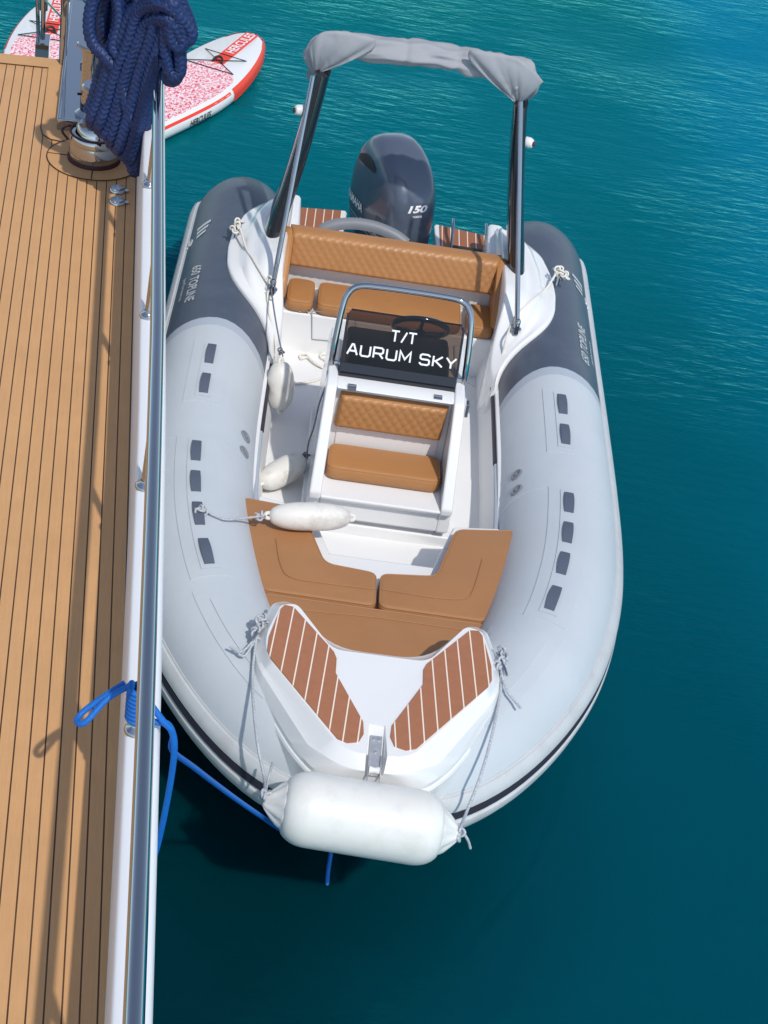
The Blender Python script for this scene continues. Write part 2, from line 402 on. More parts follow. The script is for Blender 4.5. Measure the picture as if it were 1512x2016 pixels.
# handrail
RZ = 2.35; RN = -.925
def rn(s): return RN-.011*max(0, .9-s)-.0017*max(0, .9-s)**2
rp = [Vector((rn(s), s, RZ)) for s in np.linspace(S0, 3.55, 50)]
rp += [Vector((RN, 3.55+.16*math.sin(t), RZ-.16+.16*math.cos(t))) for t in np.linspace(.2, math.pi/2, 7)]+[Vector((RN, 3.71, ZB))]
m_ = MB(); m_.sweep(rp, .0255, 24); m_.build("handrail", STEEL, yacht, ang=80)
for s in (2.79, 1.634, .471, -.747, -1.93):
    b0 = Vector((-.936-.011*max(0, .9-s)-.0017*max(0, .9-s)**2, s, ZB)); t0 = Vector((rn(s)+.004, s+.0, RZ))
    m_ = MB(); m_.sweep([b0, b0.lerp(t0, .5), t0], .0145, 14)
    st = m_.build("stanchion", STEEL, yacht)
    m_ = MB(); m_.lathe([(.036, 0), (.036, .006), (.03, .014), (.02, .02), (.016, .03)], b0, n=24); m_.build("base_flange", STEEL, st)
# capstan
m_ = MB(); cz = ZD+.006
m_.lathe([(.140, cz), (.140, cz+.012), (.136, cz+.02)], cc, n=48, mi=1)
m_.lathe([(.132, cz+.02), (.133, cz+.09), (.128, cz+.10), (.128, cz+.105), (.131, cz+.108), (.131, cz+.135), (.122, cz+.15), (.105, cz+.152), (.10, cz+.165), (.098, cz+.185), (.088, cz+.197), (.03, cz+.2)], cc, n=48)
cap = m_.build("capstan", [STEEL, MAROON], yacht, ang=35)
m_ = MB(); m_.lathe([(.05, cz+.2), (.043, cz+.23), (.04, cz+.33), (.05, cz+.37), (.078, cz+.39), (.08, cz+.41), (.07, cz+.42)], cc, n=32); m_.build("drum", STEEL, cap)
m_ = MB(); lp = [cc+Vector((.12*math.cos(a), .12*math.sin(a), cz+.158)) for a in np.linspace(2.5, 5.9, 26)]
lp = [cc+Vector((-.10, .06, cz+.15)), cc+Vector((-.155, .045, cz+.15)), cc+Vector((-.17, .0, cz+.14)), cc+Vector((-.14, -.04, cz+.12))]+[]
m_.sweep(cat(lp, 6), .007, 8)
m_.sweep([cc+Vector((.128*math.cos(a), .128*math.sin(a), cz+.153)) for a in np.linspace(2.4, 6.2, 30)], .006, 8)
m_.build("lashing", MAROON, cap)
# fairlead channel with vertical rollers
m_ = MB(); fz = ZD+.004
m_.box(-1.41, -1.20, 4.24, 6.0, fz, fz+.035)
m_.box(-1.415, -1.40, 4.23, 6.0, fz, fz+.06); m_.box(-1.415, -1.2, 4.215, 4.238, fz, fz+.062)
ch = m_.build("fairlead_channel", STEEL, yacht, bevel=.004)
for i, (nn, ss, top) in enumerate(((-1.24, 4.36, 1.95), (-1.235, 5.0, 1.95))):
    m_ = MB(); c0 = Vector((nn, ss, 0))
    m_.lathe([(.085, fz+.035), (.085, fz+.05), (.06, fz+.07), (.057, top-.08), (.06, top-.03), (.088, top-.012), (.088, top), (.08, top+.006)], c0, n=36)
    m_.box(nn-.075, nn+.02, ss-.03, ss+.0, fz+.16, fz+.175)
    m_.build("roller", STEEL, ch, ang=35)
# gate post, brace and clear acrylic wing at the deck end
m_ = MB(); g = pl(124, 128, ZD)
m_.box(g.x-.018, g.x+.02, g.y-.01, g.y+.03, ZD, ZD+1.15); gp = m_.build("gate_post", STEEL, yacht, bevel=.004)
m_ = MB(); b0 = pl(84, 77, ZD+.02); b1 = Vector((b0.x-.03, b0.y+.0, ZD+1.0))
m_.sweep([b0, Vector((b0.x, b0.y, ZD+1))], .014, 14); m_.sweep([Vector((b0.x-.03, b0.y+.1, ZD)), Vector((b0.x-.085, b0.y+.1, ZD+1.0))], .012, 12)
m_.lathe([(.024, .0), (.024, .14)], Vector((b0.x, b0.y, ZD+.2)), n=16)
m_.sweep([Vector((b0.x, b0.y, ZD+.27)), Vector((g.x, g.y, ZD+.27))], .007, 8)
m_.box(b0.x-.04, b0.x+.04, b0.y-.05, b0.y+.12, ZD-.2, ZD+.004)
m_.build("gate_hinge_post", STEEL, yacht)
def glass(name, tint, gl=.08):
    M = bpy.data.materials.new(name); M.use_nodes = True; n = M.node_tree; N = n.nodes; N.clear()
    o = N.new("ShaderNodeOutputMaterial"); tr = N.new("ShaderNodeBsdfTransparent"); tr.inputs[0].default_value = tint
    gb = N.new("ShaderNodeBsdfGlossy"); gb.inputs["Roughness"].default_value = .03; mx = N.new("ShaderNodeMixShader")
    fr = N.new("ShaderNodeFresnel"); fr.inputs[0].default_value = 1.45
    n.links.new(fr.outputs[0], mx.inputs[0]); n.links.new(tr.outputs[0], mx.inputs[1]); n.links.new(gb.outputs[0], mx.inputs[2]); n.links.new(mx.outputs[0], o.inputs[0])
    return M
ACR = glass("clear_acrylic", (.86, .82, .84, 1)); TINT = glass("tinted_acrylic", (.46, .39, .34, 1))
m_ = MB(); fr_ = lambda s, z, n: Vector((g.x-.012-n*0, g.y+s, z))
x0 = g.x-.02
m_.add([(x0-.006*k-.10*0, q[0], q[1]) for k in (0, 1) for q in ((g.y+.02, ZD), (g.y+.34, ZD+.02), (g.y+.05, ZD+.42))], [(0, 1, 2), (5, 4, 3), (0, 3, 4, 1), (1, 4, 5, 2), (2, 5, 3, 0)])
m_.build("acrylic_panel", ACR, yacht)
# two deck filler caps
for py in (376, 399):
    c = pl(231, py, ZD); m_ = MB()
    m_.lathe([(.043, ZD-.01), (.043, ZD+.01), (.038, ZD+.017), (.03, ZD+.014), (.01, ZD+.013)], (c.x, c.y, 0), n=28)
    m_.box(c.x-.004, c.x+.004, c.y-.022, c.y+.022, ZD+.012, ZD+.02)
    m_.lathe([(.013, ZD), (.013, ZD+.012)], (c.x+.046, c.y-.004, 0), n=12)
    m_.build("deck_filler", STEEL, yacht)

# ------------------------------------------------------------------ navy rope hank
def braided(pts, R, pitch, lanes, name, material, amp=.16, n=24, step=.0045):
    P = np.array([tuple(p) for p in pts]); seg = np.linalg.norm(np.diff(P, axis=0), axis=1); D = np.concatenate([[0], np.cumsum(seg)])
    L = D[-1]; k = int(L/step); u = np.linspace(0, L, k)
    C = np.stack([np.interp(u, D, P[:, i]) for i in range(3)], 1)
    ker = np.ones(9)/9
    for _ in range(2):
        Cp = np.pad(C, ((4, 4), (0, 0)), mode='edge'); C = np.stack([np.convolve(Cp[:, i], ker, 'valid') for i in range(3)], 1)
    T = np.gradient(C, axis=0); T /= np.linalg.norm(T, axis=1)[:, None]+1e-9
    Nn = np.zeros_like(T); v = np.array([0., 0., 1.]) if abs(T[0, 2]) < .9 else np.array([1., 0, 0])
    for i in range(k):
        v = v-T[i]*(v@T[i]); v /= np.linalg.norm(v)+1e-9; Nn[i] = v
    B = np.cross(T, Nn); th = np.linspace(0, 2*np.pi, n, endpoint=False)
    la = th/(2*np.pi)*lanes; li = np.floor(la).astype(int); fc = la-li; sg = np.where(li % 2 == 0, 1, -1)
    ph = u[:, None]/pitch+(sg*(fc-.5)*.9)[None, :]
    edge = np.minimum(fc, 1-fc)[None, :]
    h = np.abs(np.sin(np.pi*ph))**.6*np.clip(.45+edge*2.2, 0, 1)
    rr = R*(1-amp+amp*h)
    V = C[:, None, :]+rr[:, :, None]*(np.cos(th)[None, :, None]*Nn[:, None, :]+np.sin(th)[None, :, None]*B[:, None, :])
    V = V.reshape(-1, 3); i = np.arange(k-1)[:, None]; j = np.arange(n)[None, :]; jn = (j+1) % n
    Fq = np.stack([i*n+j, i*n+jn, (i+1)*n+jn, (i+1)*n+j], -1).reshape(-1, 4)
    me = bpy.data.meshes.new(name); me.from_pydata(V.tolist(), [], Fq.tolist())
    return link(name, me, material, ang=180)
def pys(x, y, sv):
    d = RM @ np.array([x-756.0, y-1008.0, F]); yd = np.array([-math.sin(YA), math.cos(YA), 0]); t = (sv-CAM @ yd)/(d @ yd); return Vector(CAM + d*t)
hk = []; NK = 11
for i in range(NK):
    f = i/(NK-1); la = (0, .055, .02, .07, .035)[i % 5]; s0 = 3.50-la-.10*f
    ja = (0, 4, -3, 2, -2)[i % 5]
    T = (248+84*f+ja, 26-14*f); M1 = (206+90*f+ja, 140+4*f); B = (181+78*f, 246+82*f**1.15+ja)
    hk += [pys(B[0]-8, B[1]-22, s0), pys((M1[0]+B[0])/2-9, (M1[1]+B[1])/2, s0), pys(M1[0]-6, M1[1], s0), pys((M1[0]+T[0])/2-3, (M1[1]+T[1])/2, s0-.01), pys(T[0], T[1], s0-.02)]
    ox = (352, 368, 360, 374, 346)[i % 5]; oy = (150, 70, 96, 84, 160)[i % 5]; s1 = 3.36-.03*(i % 4)
    hk += [pys((T[0]+ox)/2, T[1]-12-6*(i % 3), s1), pys(ox-6, T[1]+18+10*(i % 2), s1), pys(ox+3, oy-18, s1), pys(ox-6, oy, s1), pys(ox-22, oy-16, s1), pys(ox-26, T[1]+40, s1), pys((T[0]+ox)/2+6, T[1]+16, s1)]
    hk += [pys(T[0]+14, T[1]+24, s0-.03), pys((M1[0]+T[0])/2+13, (M1[1]+T[1])/2+8, s0-.02), pys(M1[0]+12, M1[1]+8, s0-.02), pys((M1[0]+B[0])/2+9, (M1[1]+B[1])/2+8, s0-.01), pys(B[0]+9, B[1]-14, s0), pys(B[0]+2, B[1], s0)]
for i in range(4):
    xx = 196+24*i; s0 = 3.56
    hk += [pys(xx+18, 100+14*i, s0), pys(xx+6, 60, s0), pys(xx+14, -10, s0), pys(xx+34, -30, s0), pys(xx+40, 40, s0), pys(xx+30, 120+20*i, s0)]
hk += [pys(265, 250, 3.35), pys(235, 150, 3.40), pys(205, 110, 3.42), pys(182, 84, 3.44), pys(176, 40, 3.46), pys(190, -10, 3.48), pys(225, -20, 3.46), pys(235, 40, 3.44), pys(222, 96, 3.42), pys(250, 110, 3.40), pys(268, 40, 3.40), pys(280, -40, 3.4)]
coil = braided(cat(hk, 10), .034, .027, 7, "mooring_rope", NAVY, amp=.30, step=.005)
tag(coil, "thick navy blue braided mooring rope hung in a hank over the yacht rail", "rope")

# ------------------------------------------------------------------ bright blue line
sb = Vector((-.936, -.747, 0)); sb.x -= .011*1.65+.0017*1.65**2
bl = [yw(*q) for q in [(-1.0, -.70, 2.10), (-1.06, -.72, 2.06), (-1.12, -.75, 2.02), (-1.135, -.78, 2.01), (-1.11, -.80, 2.03), (-1.05, -.75, 2.08), (-.985, -.73, 2.12)]]
for i in range(64):
    a = i*2*math.pi/8+2.6; z = 2.125-i*.0185*8/8*.14*1.0
    bl.append(yw(sb.x+.028*math.cos(a), sb.y+.028*math.sin(a), 2.13-i*.0021))
for q in [(-.90, -.745, 1.985), (-.865, -.74, 1.975), (-.845, -.74, 1.93), (-.842, -.74, 1.86)]: bl.append(yw(*q))
e0 = bl[-1]; tgt = [px(560, 1637, .46), px(610, 1655, .40), px(645, 1660, .28)]
tail = [px(652, 1672, .12), px(646, 1715, .04), px(643, 1757, -.03)]
bl += [e0.lerp(tgt[0], t)+Vector((0, 0, -.012*math.sin(math.pi*t))) for t in (.15, .35, .55, .75, 1)]+tgt[1:]+tail
m_ = MB(); m_.sweep(cat(bl, 5), .0095, 10)
hang = [yw(-.93, -.73, 2.06), yw(-.88, -.755, 2.0), yw(-.85, -.76, 1.96), yw(-.838, -.77, 1.88), yw(-.842, -.77, 1.70), yw(-.86, -.77, 1.45), yw(-.90, -.77, 1.2), yw(-.97, -.77, .9)]
m_.sweep(cat(hang, 6), .0105, 10)
tag(m_.build("mooring_line", BLUE), "bright blue thin line lashed round a rail stanchion and led to the boat bow", "rope")

# ================================================================== INFLATABLE BOAT
boat = empty("inflatable_boat", (0, 0, 0))
tag(boat, "grey and charcoal inflatable boat with tan seats and white console", "boat")
HC = [(.10, .393), (.27, .465), (.45, .645), (.62, .915), (.76, 1.25), (.865, 1.68), (.925, 2.15), (.952, 2.7), (.958, 3.3), (.958, 4.0), (.958, 5.0), (.958, 5.4), (.956, 5.8)]
full = [Vector((-x, y, 0)) for x, y in reversed(HC)]+[Vector((0, .382, 0))]+[Vector((x, y, 0)) for x, y in HC]
cv = cat(full, 24); mid = len(cv)//2; half = cv[mid:]
HD = [0.0]
for i in range(1, len(half)): HD.append(HD[-1]+(half[i]-half[i-1]).length)
HX = np.array([p.x for p in half]); HY = np.array([p.y for p in half]); HD = np.array(HD)
def zc_(y): return .45+.15*(1-sst(.4, 3.0, y))
def rad_(y):
    r = .31-.035*(1-sst(.4, 1.9, y))
    if y > 5.05: r *= math.sqrt(max(0.0, 1-((y-5.05)/.555)**2))
    return r
def tubef(s, d, phi, off=0.0):
    d = abs(d); x = np.interp(d, HD, HX); y = np.interp(d, HD, HY)
    e = .02; dx = np.interp(d+e, HD, HX)-np.interp(max(d-e, -1), HD, HX); dy = np.interp(d+e, HD, HY)-np.interp(d-e, HD, HY)
    if d < e: dx, dy = 1, 0
    L = math.hypot(dx, dy); N = (dy/L, -dx/L)
    r = rad_(y)+off; c = math.cos(phi); q = math.sin(phi)
    return Vector((s*(x+N[0]*r*c), y+N[1]*r*c, zc_(y)+r*q))
def d_at(y): return float(np.interp(y, HY[HY.argmin():], HD[HY.argmin():]))
ds = list(np.linspace(0, d_at(3.44), 70))+[d_at(3.52)]+list(np.linspace(d_at(3.52), d_at(5.05), 22))[1:]+[d_at(5.05+.553*math.sin(t)) for t in np.linspace(0.1, 1.56, 14)]
NP = 40
def swept(s, d, j):
    p = tubef(s, d, 2*math.pi*j/NP); c = math.cos(2*math.pi*j/NP)
    p.y -= (.17*max(0, -c)**2+.07*max(0, c)**2)*sst(2.75, 3.44, p.y)*(1-sst(3.55, 4.6, p.y)); return p
rs = [[swept(-1, d, j) for j in range(NP)] for d in reversed(ds)]+[[swept(1, d, j) for j in range(NP)] for d in ds[1:]]
ry = [tubef(1, d, 0).y for d in reversed(ds)]+[tubef(1, d, 0).y for d in ds[1:]]
m_ = MB(); m_.rings(rs)
k = 0; nr = len(rs)
for i in range(nr-1):
    ya = max(ry[i], ry[i+1])
    mi = 2 if ya > 3.55 else (1 if ya > 3.47 else 0)
    for j in range(NP): m_.m[i*NP+j] = mi
m_.m[-1] = m_.m[-2] = 2
tube = m_.build("inflatable_tube", [TUBE, TUBE2, DARK], boat, ang=180)
def sheet(name, s, y0, y1, phic, wid, off, material, parent, ny=10, nphi=6, arch=0, th=.003, m=None):
    """patch lying on the tube, with thickness"""
    own = m is None; m = m or MB(); top = []; bot = []
    for i in range(ny+1):
        y = y0+(y1-y0)*i/ny; d = d_at(y) if y >= .4 else y; r = rad_(y); a = arch*math.sin(math.pi*i/ny)
        ro = []; rb = []
        for j in range(nphi+1):
            ph = phic+(j/nphi-.5)*wid/r
            ro.append(tubef(s, d, ph, off+a)); rb.append(tubef(s, d, ph, off+a-th))
        top.append(ro); bot.append(rb)
    rings = [t+list(reversed(b)) for t, b in zip(top, bot)]
    m.rings(rings, True, True, True)
    return m.build(name, material, parent, ang=30) if own else None
H90 = math.pi/2
def gh(name, s, ys, wid, L):
    y0 = min(ys)-L; y1 = max(ys)+L
    pt = sheet(name, s, y0-.035, y1+.035, H90, .20, .0035, TUBE, boat, 18, 8, th=.006)
    sheet("webbing_base", s, y0+.01, y1-.01, H90, .082, .0075, TUBE, pt, 18, 6)
    for y in ys: sheet("grab_strap", s, y-L*.72, y+L*.72, H90, .044, .012, STRAP, pt, 8, 3, arch=.014, th=.004)
for s in (-1, 1):
    gh("handle_patch", s, (3.13, 2.84), .2, .13)
    gh("handle_patch", s, (2.19, 1.915, 1.645, 1.36), .2, .125)
    for y in (2.56, 2.41):
        d = d_at(y); p = tubef(s, d, R_(141), .0); q = tubef(s, d, R_(141), .1); ax = (q-p)
        m_ = MB(); m_.lathe([(.037, -.004), (.037, .004), (.03, .009), (.024, .006), (.02, .003), (.004, .004)], p, ax, 24)
        m_.lathe([(.012, .004), (.012, .008), (.004, .010)], p, ax, 16)
        m_.build("air_valve", HOSE, tube)
    for y in (2.36,):       # seam tape of the baffle
        sheet("seam_tape", s, y-.02, y+.02, H90, .8, .0018, TUBE, tube, 2, 24)
    # gunwale trim strip along the inside of the tube
    m_ = MB(); tr = [tubef(s, d_at(y), R_(172), .012) for y in np.linspace(2.86, 3.75, 14)]; m_.sweep(tr, .017, 8); m_.build("gunwale_trim", BLKR, boat)
    m_ = MB(); tr = [tubef(s, d_at(y), R_(172), .010) for y in np.linspace(2.1, 2.85, 10)]; m_.sweep(tr, .015, 8); m_.build("gunwale_trim", TUBE2, boat)
# bow seam and reinforcement pads beside the nose
for s in (-1, 1):
    pt = sheet("bow_pad", s, .56, 1.13, R_(103), .36, .003, TUBE, boat, 14, 8, th=.006)
    sheet("bow_pad", s, .60, 1.06, R_(105), .26, .007, TUBE, pt, 14, 8, th=.006)
# rub strake with dark insert
ds2 = list(np.linspace(0, d_at(5.2), 110))
def strake(prof):
    rs = [[tubef(-1, d, R_(a), o) for a, o in prof] for d in reversed(ds2)]+[[tubef(1, d, R_(a), o) for a, o in prof] for d in ds2[1:]]
    return MB().rings(rs, True, True, True)
rub = strake([(25, -.004), (24.5, .003), (23, .004), (22, .013), (18, .024), (13, .028), (10, .027), (8.5, .020), (-1.5, .020), (-3, .028), (-6, .031), (-12, .029), (-18, .022), (-23, .010), (-25, -.004)]).build("rub_strake", STRAKE, boat, ang=35)
strake([(8.3, .018), (8.3, .0245), (1.2, .0245), (1.2, .018)]).build("strake_insert", BLKR, rub)
# logos and lettering on the dark tube
for s in (-1, 1):
    def surf(y0, ph0, flip=False):
        def fn(u, v):
            y = y0-u if s < 0 else y0+u*-1
            if s > 0: y = y0+u
            ph = ph0+(v if True else -v)/.31*(1)
            return tubef(s, d_at(y), ph, .0025)
        return fn
    if s < 0:
        put_text("650 TOPLINE", surf(4.16, R_(48)), .42, .062, SILV, tube, shear=.25, bold=.02)
        put_text("performance", surf(4.08, R_(37)), .26, .03, SILV, tube, bold=.02)
    else:
        put_text("650 TOPLINE", surf(3.70, R_(48)), .42, .062, SILV, tube, shear=.25, bold=.02)
        put_text("performance", surf(3.78, R_(37)), .26, .03, SILV, tube, bold=.02)
    for kx in range(3):
        yy = 4.72-.055*kx
        m_ = MB(); pts = []
        for t in np.linspace(0, 1, 6):
            a0 = 58-kx*2-t*(18-kx*3)
            pts.append((yy-.03*t, a0))
        vs = [tubef(s, d_at(y-.034), R_(a), .003) for y, a in pts]+[tubef(s, d_at(y), R_(a), .003) for y, a in reversed(pts)]
        m_.add(vs, [tuple(range(len(vs)))]); m_.build("logo_bar", SILV, tube)
    m_ = MB()
    for kx in range(2): m_.sweep([tubef(s, d_at(4.6+.035*math.cos(t)-.03), R_(31-kx*6)+.06*math.sin(t), .002) for t in np.linspace(0, 6.28, 14)], .005, 5)
    m_.build("logo_ring", SILV, tube)

# ---- hull below
m_ = MB(); rs = []
for y, wd, zk, zt in ((.5, .06, .25, .5), (.8, .25, .05, .42), (1.3, .42, -.15, .36), (2.0, .58, -.25, .3), (3.0, .64, -.28, .28), (4.2, .64, -.28, .28), (5.1, .64, -.26, .5)):
    rs.append([Vector((-wd, y, zt-.03)), Vector((-wd*.95, y, .1)), Vector((-wd*.5, y, zk*.6)), Vector((0, y, zk)), Vector((wd*.5, y, zk*.6)), Vector((wd*.95, y, .1)), Vector((wd, y, zt-.03))])
m_.rings(rs); m_.build("hull", GEL, boat, ang=30)

# ---- cockpit liner: floor, inner sides, stern bench moulding
FZ = .27
m_ = MB()
m_.box(-.62, .62, 1.4, 5.0, FZ-.08, FZ)
for s in (-1, 1):
    rs = []
    for y in np.linspace(1.3, 4.2, 30):
        xi = float(np.interp(d_at(y), HD, HX))-rad_(y)
        prof = [(xi-.06, FZ-.02), (xi-.055, FZ+.03), (xi-.04, FZ+.10), (xi-.012, .45), (xi-.004, .53), (xi+.03, .545), (xi+.05, .50), (xi+.05, FZ-.02)]
        rs.append([Vector((s*a, y, z)) for a, z in prof])
    m_.rings(rs)
liner = m_.build("cockpit_floor", GELF, boat, ang=35)
# bench
m_ = MB(); BY = 4.07
m_.prism([(-.655, BY), (-.655, 4.6), (.655, 4.6), (.655, BY)], FZ-.01, .535)
m_.box(-.62, .62, 4.385, 4.47, .5, .885)
bench = m_.build("stern_bench", GEL, boat, bevel=.014)
m_ = MB(); a = px(614, 606, .46); a.y = BY-.004
fx = lambda p: Vector((p.x, BY-.003, p.z))
q = [pxy(x, y, BY-.003) for x, y in ((614, 612), (700, 622), (700, 676), (614, 668))]
ring = q+[q[0]]; m_.sweep(ring, .0028, 5); m_.build("locker_door_seam", HOSE, bench)
for X, Yp in ((591, 611), (607, 612)):
    c = pxy(X, Yp, BY); m_ = MB(); m_.lathe([(.008, -.002), (.008, .004), (.003, .006)], c, (0, -1, 0), 12)
    m_.build("screw_head", STEEL, bench)
# cushions of the stern bench
def rect(a, b, c, d): return [(a, c), (b, c), (b, d), (a, d)]
cushion("seat_cushion", rect(-.605, -.442, 4.065, 4.345), .54, .615, TAN, boat)
cushion("seat_cushion", rect(-.422, .440, 4.065, 4.345), .54, .615, TAN, boat)
cushion("seat_cushion", rect(.475, .635, 4.065, 4.345), .54, .615, TAN, boat)
# quilted backrests
def quilt(name, w, h, fr, material, parent, cw=.05, chh=.062, depth=.0055, roll=.035, thick=.07, n=(150, 46), corner=.03):
    """pad lying in u (0..w), v (0..h), fr(u,v,t) -> world with t outwards"""
    nu, nv = n; m = MB(); rows = []
    tot = h+thick
    for j in range(nv+1):
        q = tot*j/nv; row = []
        for i in range(nu+1):
            u = w*i/nu
            a = (u/cw+q/chh); b = (u/cw-q/chh)
            pil = (abs(math.sin(math.pi*a/1))*abs(math.sin(math.pi*b/1)))**.5
            e = min(1, u/roll, (w-u)/roll, q/roll); e = max(0, e)
            ed = math.sqrt(1-(1-e)**2)
            fade = min(1, max(0, (h-q+.02)/.02))
            t0 = depth*pil*ed*fade
            # wrap over the top edge
            if q < h-roll: v, t = q, thick*ed+t0
            elif q < h+roll*.57:
                th = (q-(h-roll))/(roll*1.57)*math.pi/2; v = h-roll+roll*math.sin(th); t = (thick-roll)*ed+roll*math.cos(th)*ed+t0*math.cos(th)
            else: v, t = h, max(0, (thick-roll)-(q-h-roll*.57))*ed
            row.append(fr(u, v, t))
        rows.append(row)
    m.rings(rows, False, False, False)
    base = [fr(0, 0, 0), fr(w, 0, 0), fr(w, h, 0), fr(0, h, 0)]
    m.add(base, [(0, 1, 2, 3)])
    o = m.build(name, material, parent, ang=180)
    return o
def frb(u, v, t): return Vector((-.635+u, 4.39-t+.06*v/.2-.004*math.cos((u-.635)*2), .69+v))
quilt("stern_backrest", 1.27, .215, frb, TAN, boat, thick=.085)
for s in (-1, 1):
    ol = [(4.07, .60), (4.10, .70), (4.28, .84), (4.40, .90), (4.44, .90), (4.44, .60)]
    cushion("backrest_wing", ol, 0, .062, TAN, boat, r=.022, corner=.04, frame=(lambda a, b, t, s=s: Vector((s*(.672-t), a, b))))
# ---- side decks beside the stern seat
OUT = [(5.14, .72), (5.05, .775), (4.95, .835), (4.75, .925), (4.5, .975), (4.3, .985), (4.1, .97), (3.98, .935), (3.9, .895), (3.83, .845), (3.77, .785), (3.72, .725), (3.67, .682), (3.62, .662), (3.5, .655)]
oy = np.array([a for a, _ in OUT])[::-1]; ox = np.array([b for _, b in OUT])[::-1]
def deck_row(y):
    xo = sum(float(np.interp(y+dd, oy, ox)) for dd in (-.04, -.02, 0, .02, .04))/5
    hi = .535+.295*sst(3.52, 4.14, y)-.10*sst(4.85, 5.06, y); xi = .655-.04*sst(4.05, 3.75, y)+.04*sst(3.72, 3.55, y)
    xi = min(xi, xo-.012)
    tz = .45+math.sqrt(max(.001, .31**2-(xo-.958)**2))
    row = [(xo, tz-.05), (xo, tz+.012), (xo-.006, tz+.02), (xo-.02, tz+.024)]
    if xo-.02 <= xi: xi = xo-.021
    for t in np.linspace(0, 1, 16)[1:]:
        x = xo-.02+(xi-xo+.02)*t
        st = .030*sst(.18, .30, t)+.022*sst(.48, .6, t)*(1-sst(4.3, 4.6, y))
        row.append((x, (tz+.024)*(1-t)+(hi+.01)*t+st*sst(3.7, 4.05, y)))
    zt = row[-1][1]
    return row+[(xi-.006, zt-.006), (xi-.012, zt-.02), (xi-.025, .40), (xi-.03, FZ-.01)]
def on_deck(X, Y, lift=.008):
    z = .8
    for _ in range(12):
        p = px(X, Y, z); r = deck_row(min(5.05, max(3.52, p.y))); q = sorted(r[3:19]); z = .5*z+.5*(float(np.interp(abs(p.x), [a for a, _ in q], [c for _, c in q]))+lift)
    return px(X, Y, z)
for s in (-1, 1):
    rs = [[Vector((s*x, y, z)) for x, z in deck_row(y)] for y in np.linspace(3.52, 5.06, 90)]
    m_ = MB(); m_.rings(rs, True, True, False); m_.build("side_deck", GEL, boat, ang=38)
# ---- roll bar posts, struts, lamps
for s in (-1, 1):
    rs = []
    for t in np.linspace(0, 1, 10):
        z = .80+t*1.02; cx = .745-.175*t-.015*math.sin(math.pi*t); cy = 4.49+.12*t; wx = .056-.012*t; ly = .215-.105*t
        ring = []
        for k in range(22):
            a = 2*math.pi*k/22; c, q = math.cos(a), math.sin(a)
            ring.append(Vector((s*(cx+wx*math.copysign(abs(c)**.7, c)), cy+ly*math.copysign(abs(q)**.8, q), z)))
        rs.append(ring)
    m_ = MB(); m_.rings(rs); post = m_.build("roll_bar_post", BLACK, boat, ang=60)
    m_ = MB(); bp_ = on_deck(537, 562, .05) if s < 0 else on_deck(1018, 640, .05); tp = pxy(616, 150, 4.38) if s < 0 else pxy(1025, 200, 4.38)
    m_.sweep([bp_, bp_.lerp(tp, .5), tp], .0145, 14); stt = m_.build("canopy_strut", STEEL, boat)
    m_ = MB(); m_.lathe([(.03, -.03), (.03, -.02), (.018, -.012), (.018, .03), (.01, .04)], bp_, (0, 0, 1), 16); m_.box(bp_.x-.012, bp_.x+.012, bp_.y-.03, bp_.y+.03, bp_.z-.05, bp_.z+.01); m_.build("strut_foot", STEEL, stt)
    lp_ = pxy(589, 217, 4.58) if s < 0 else pxy(1041, 281, 4.58)
    m_ = MB(); m_.lathe([(.012, -.05), (.024, -.045), (.032, -.02), (.032, .008), (.024, .024), (.01, .03)], lp_, (s*.9, -.5, .1), 18)
    lm = m_.build("nav_lamp", NAVW, boat)
    m_ = MB(); m_.lathe([(.016, .03), (.013, .038), (.004, .042)], lp_, (s*.9, -.5, .1), 14); m_.build("lens", mat("lamp_lens", lin(86, 50, 40) if s > 0 else lin(60, 74, 70), .15), lm)
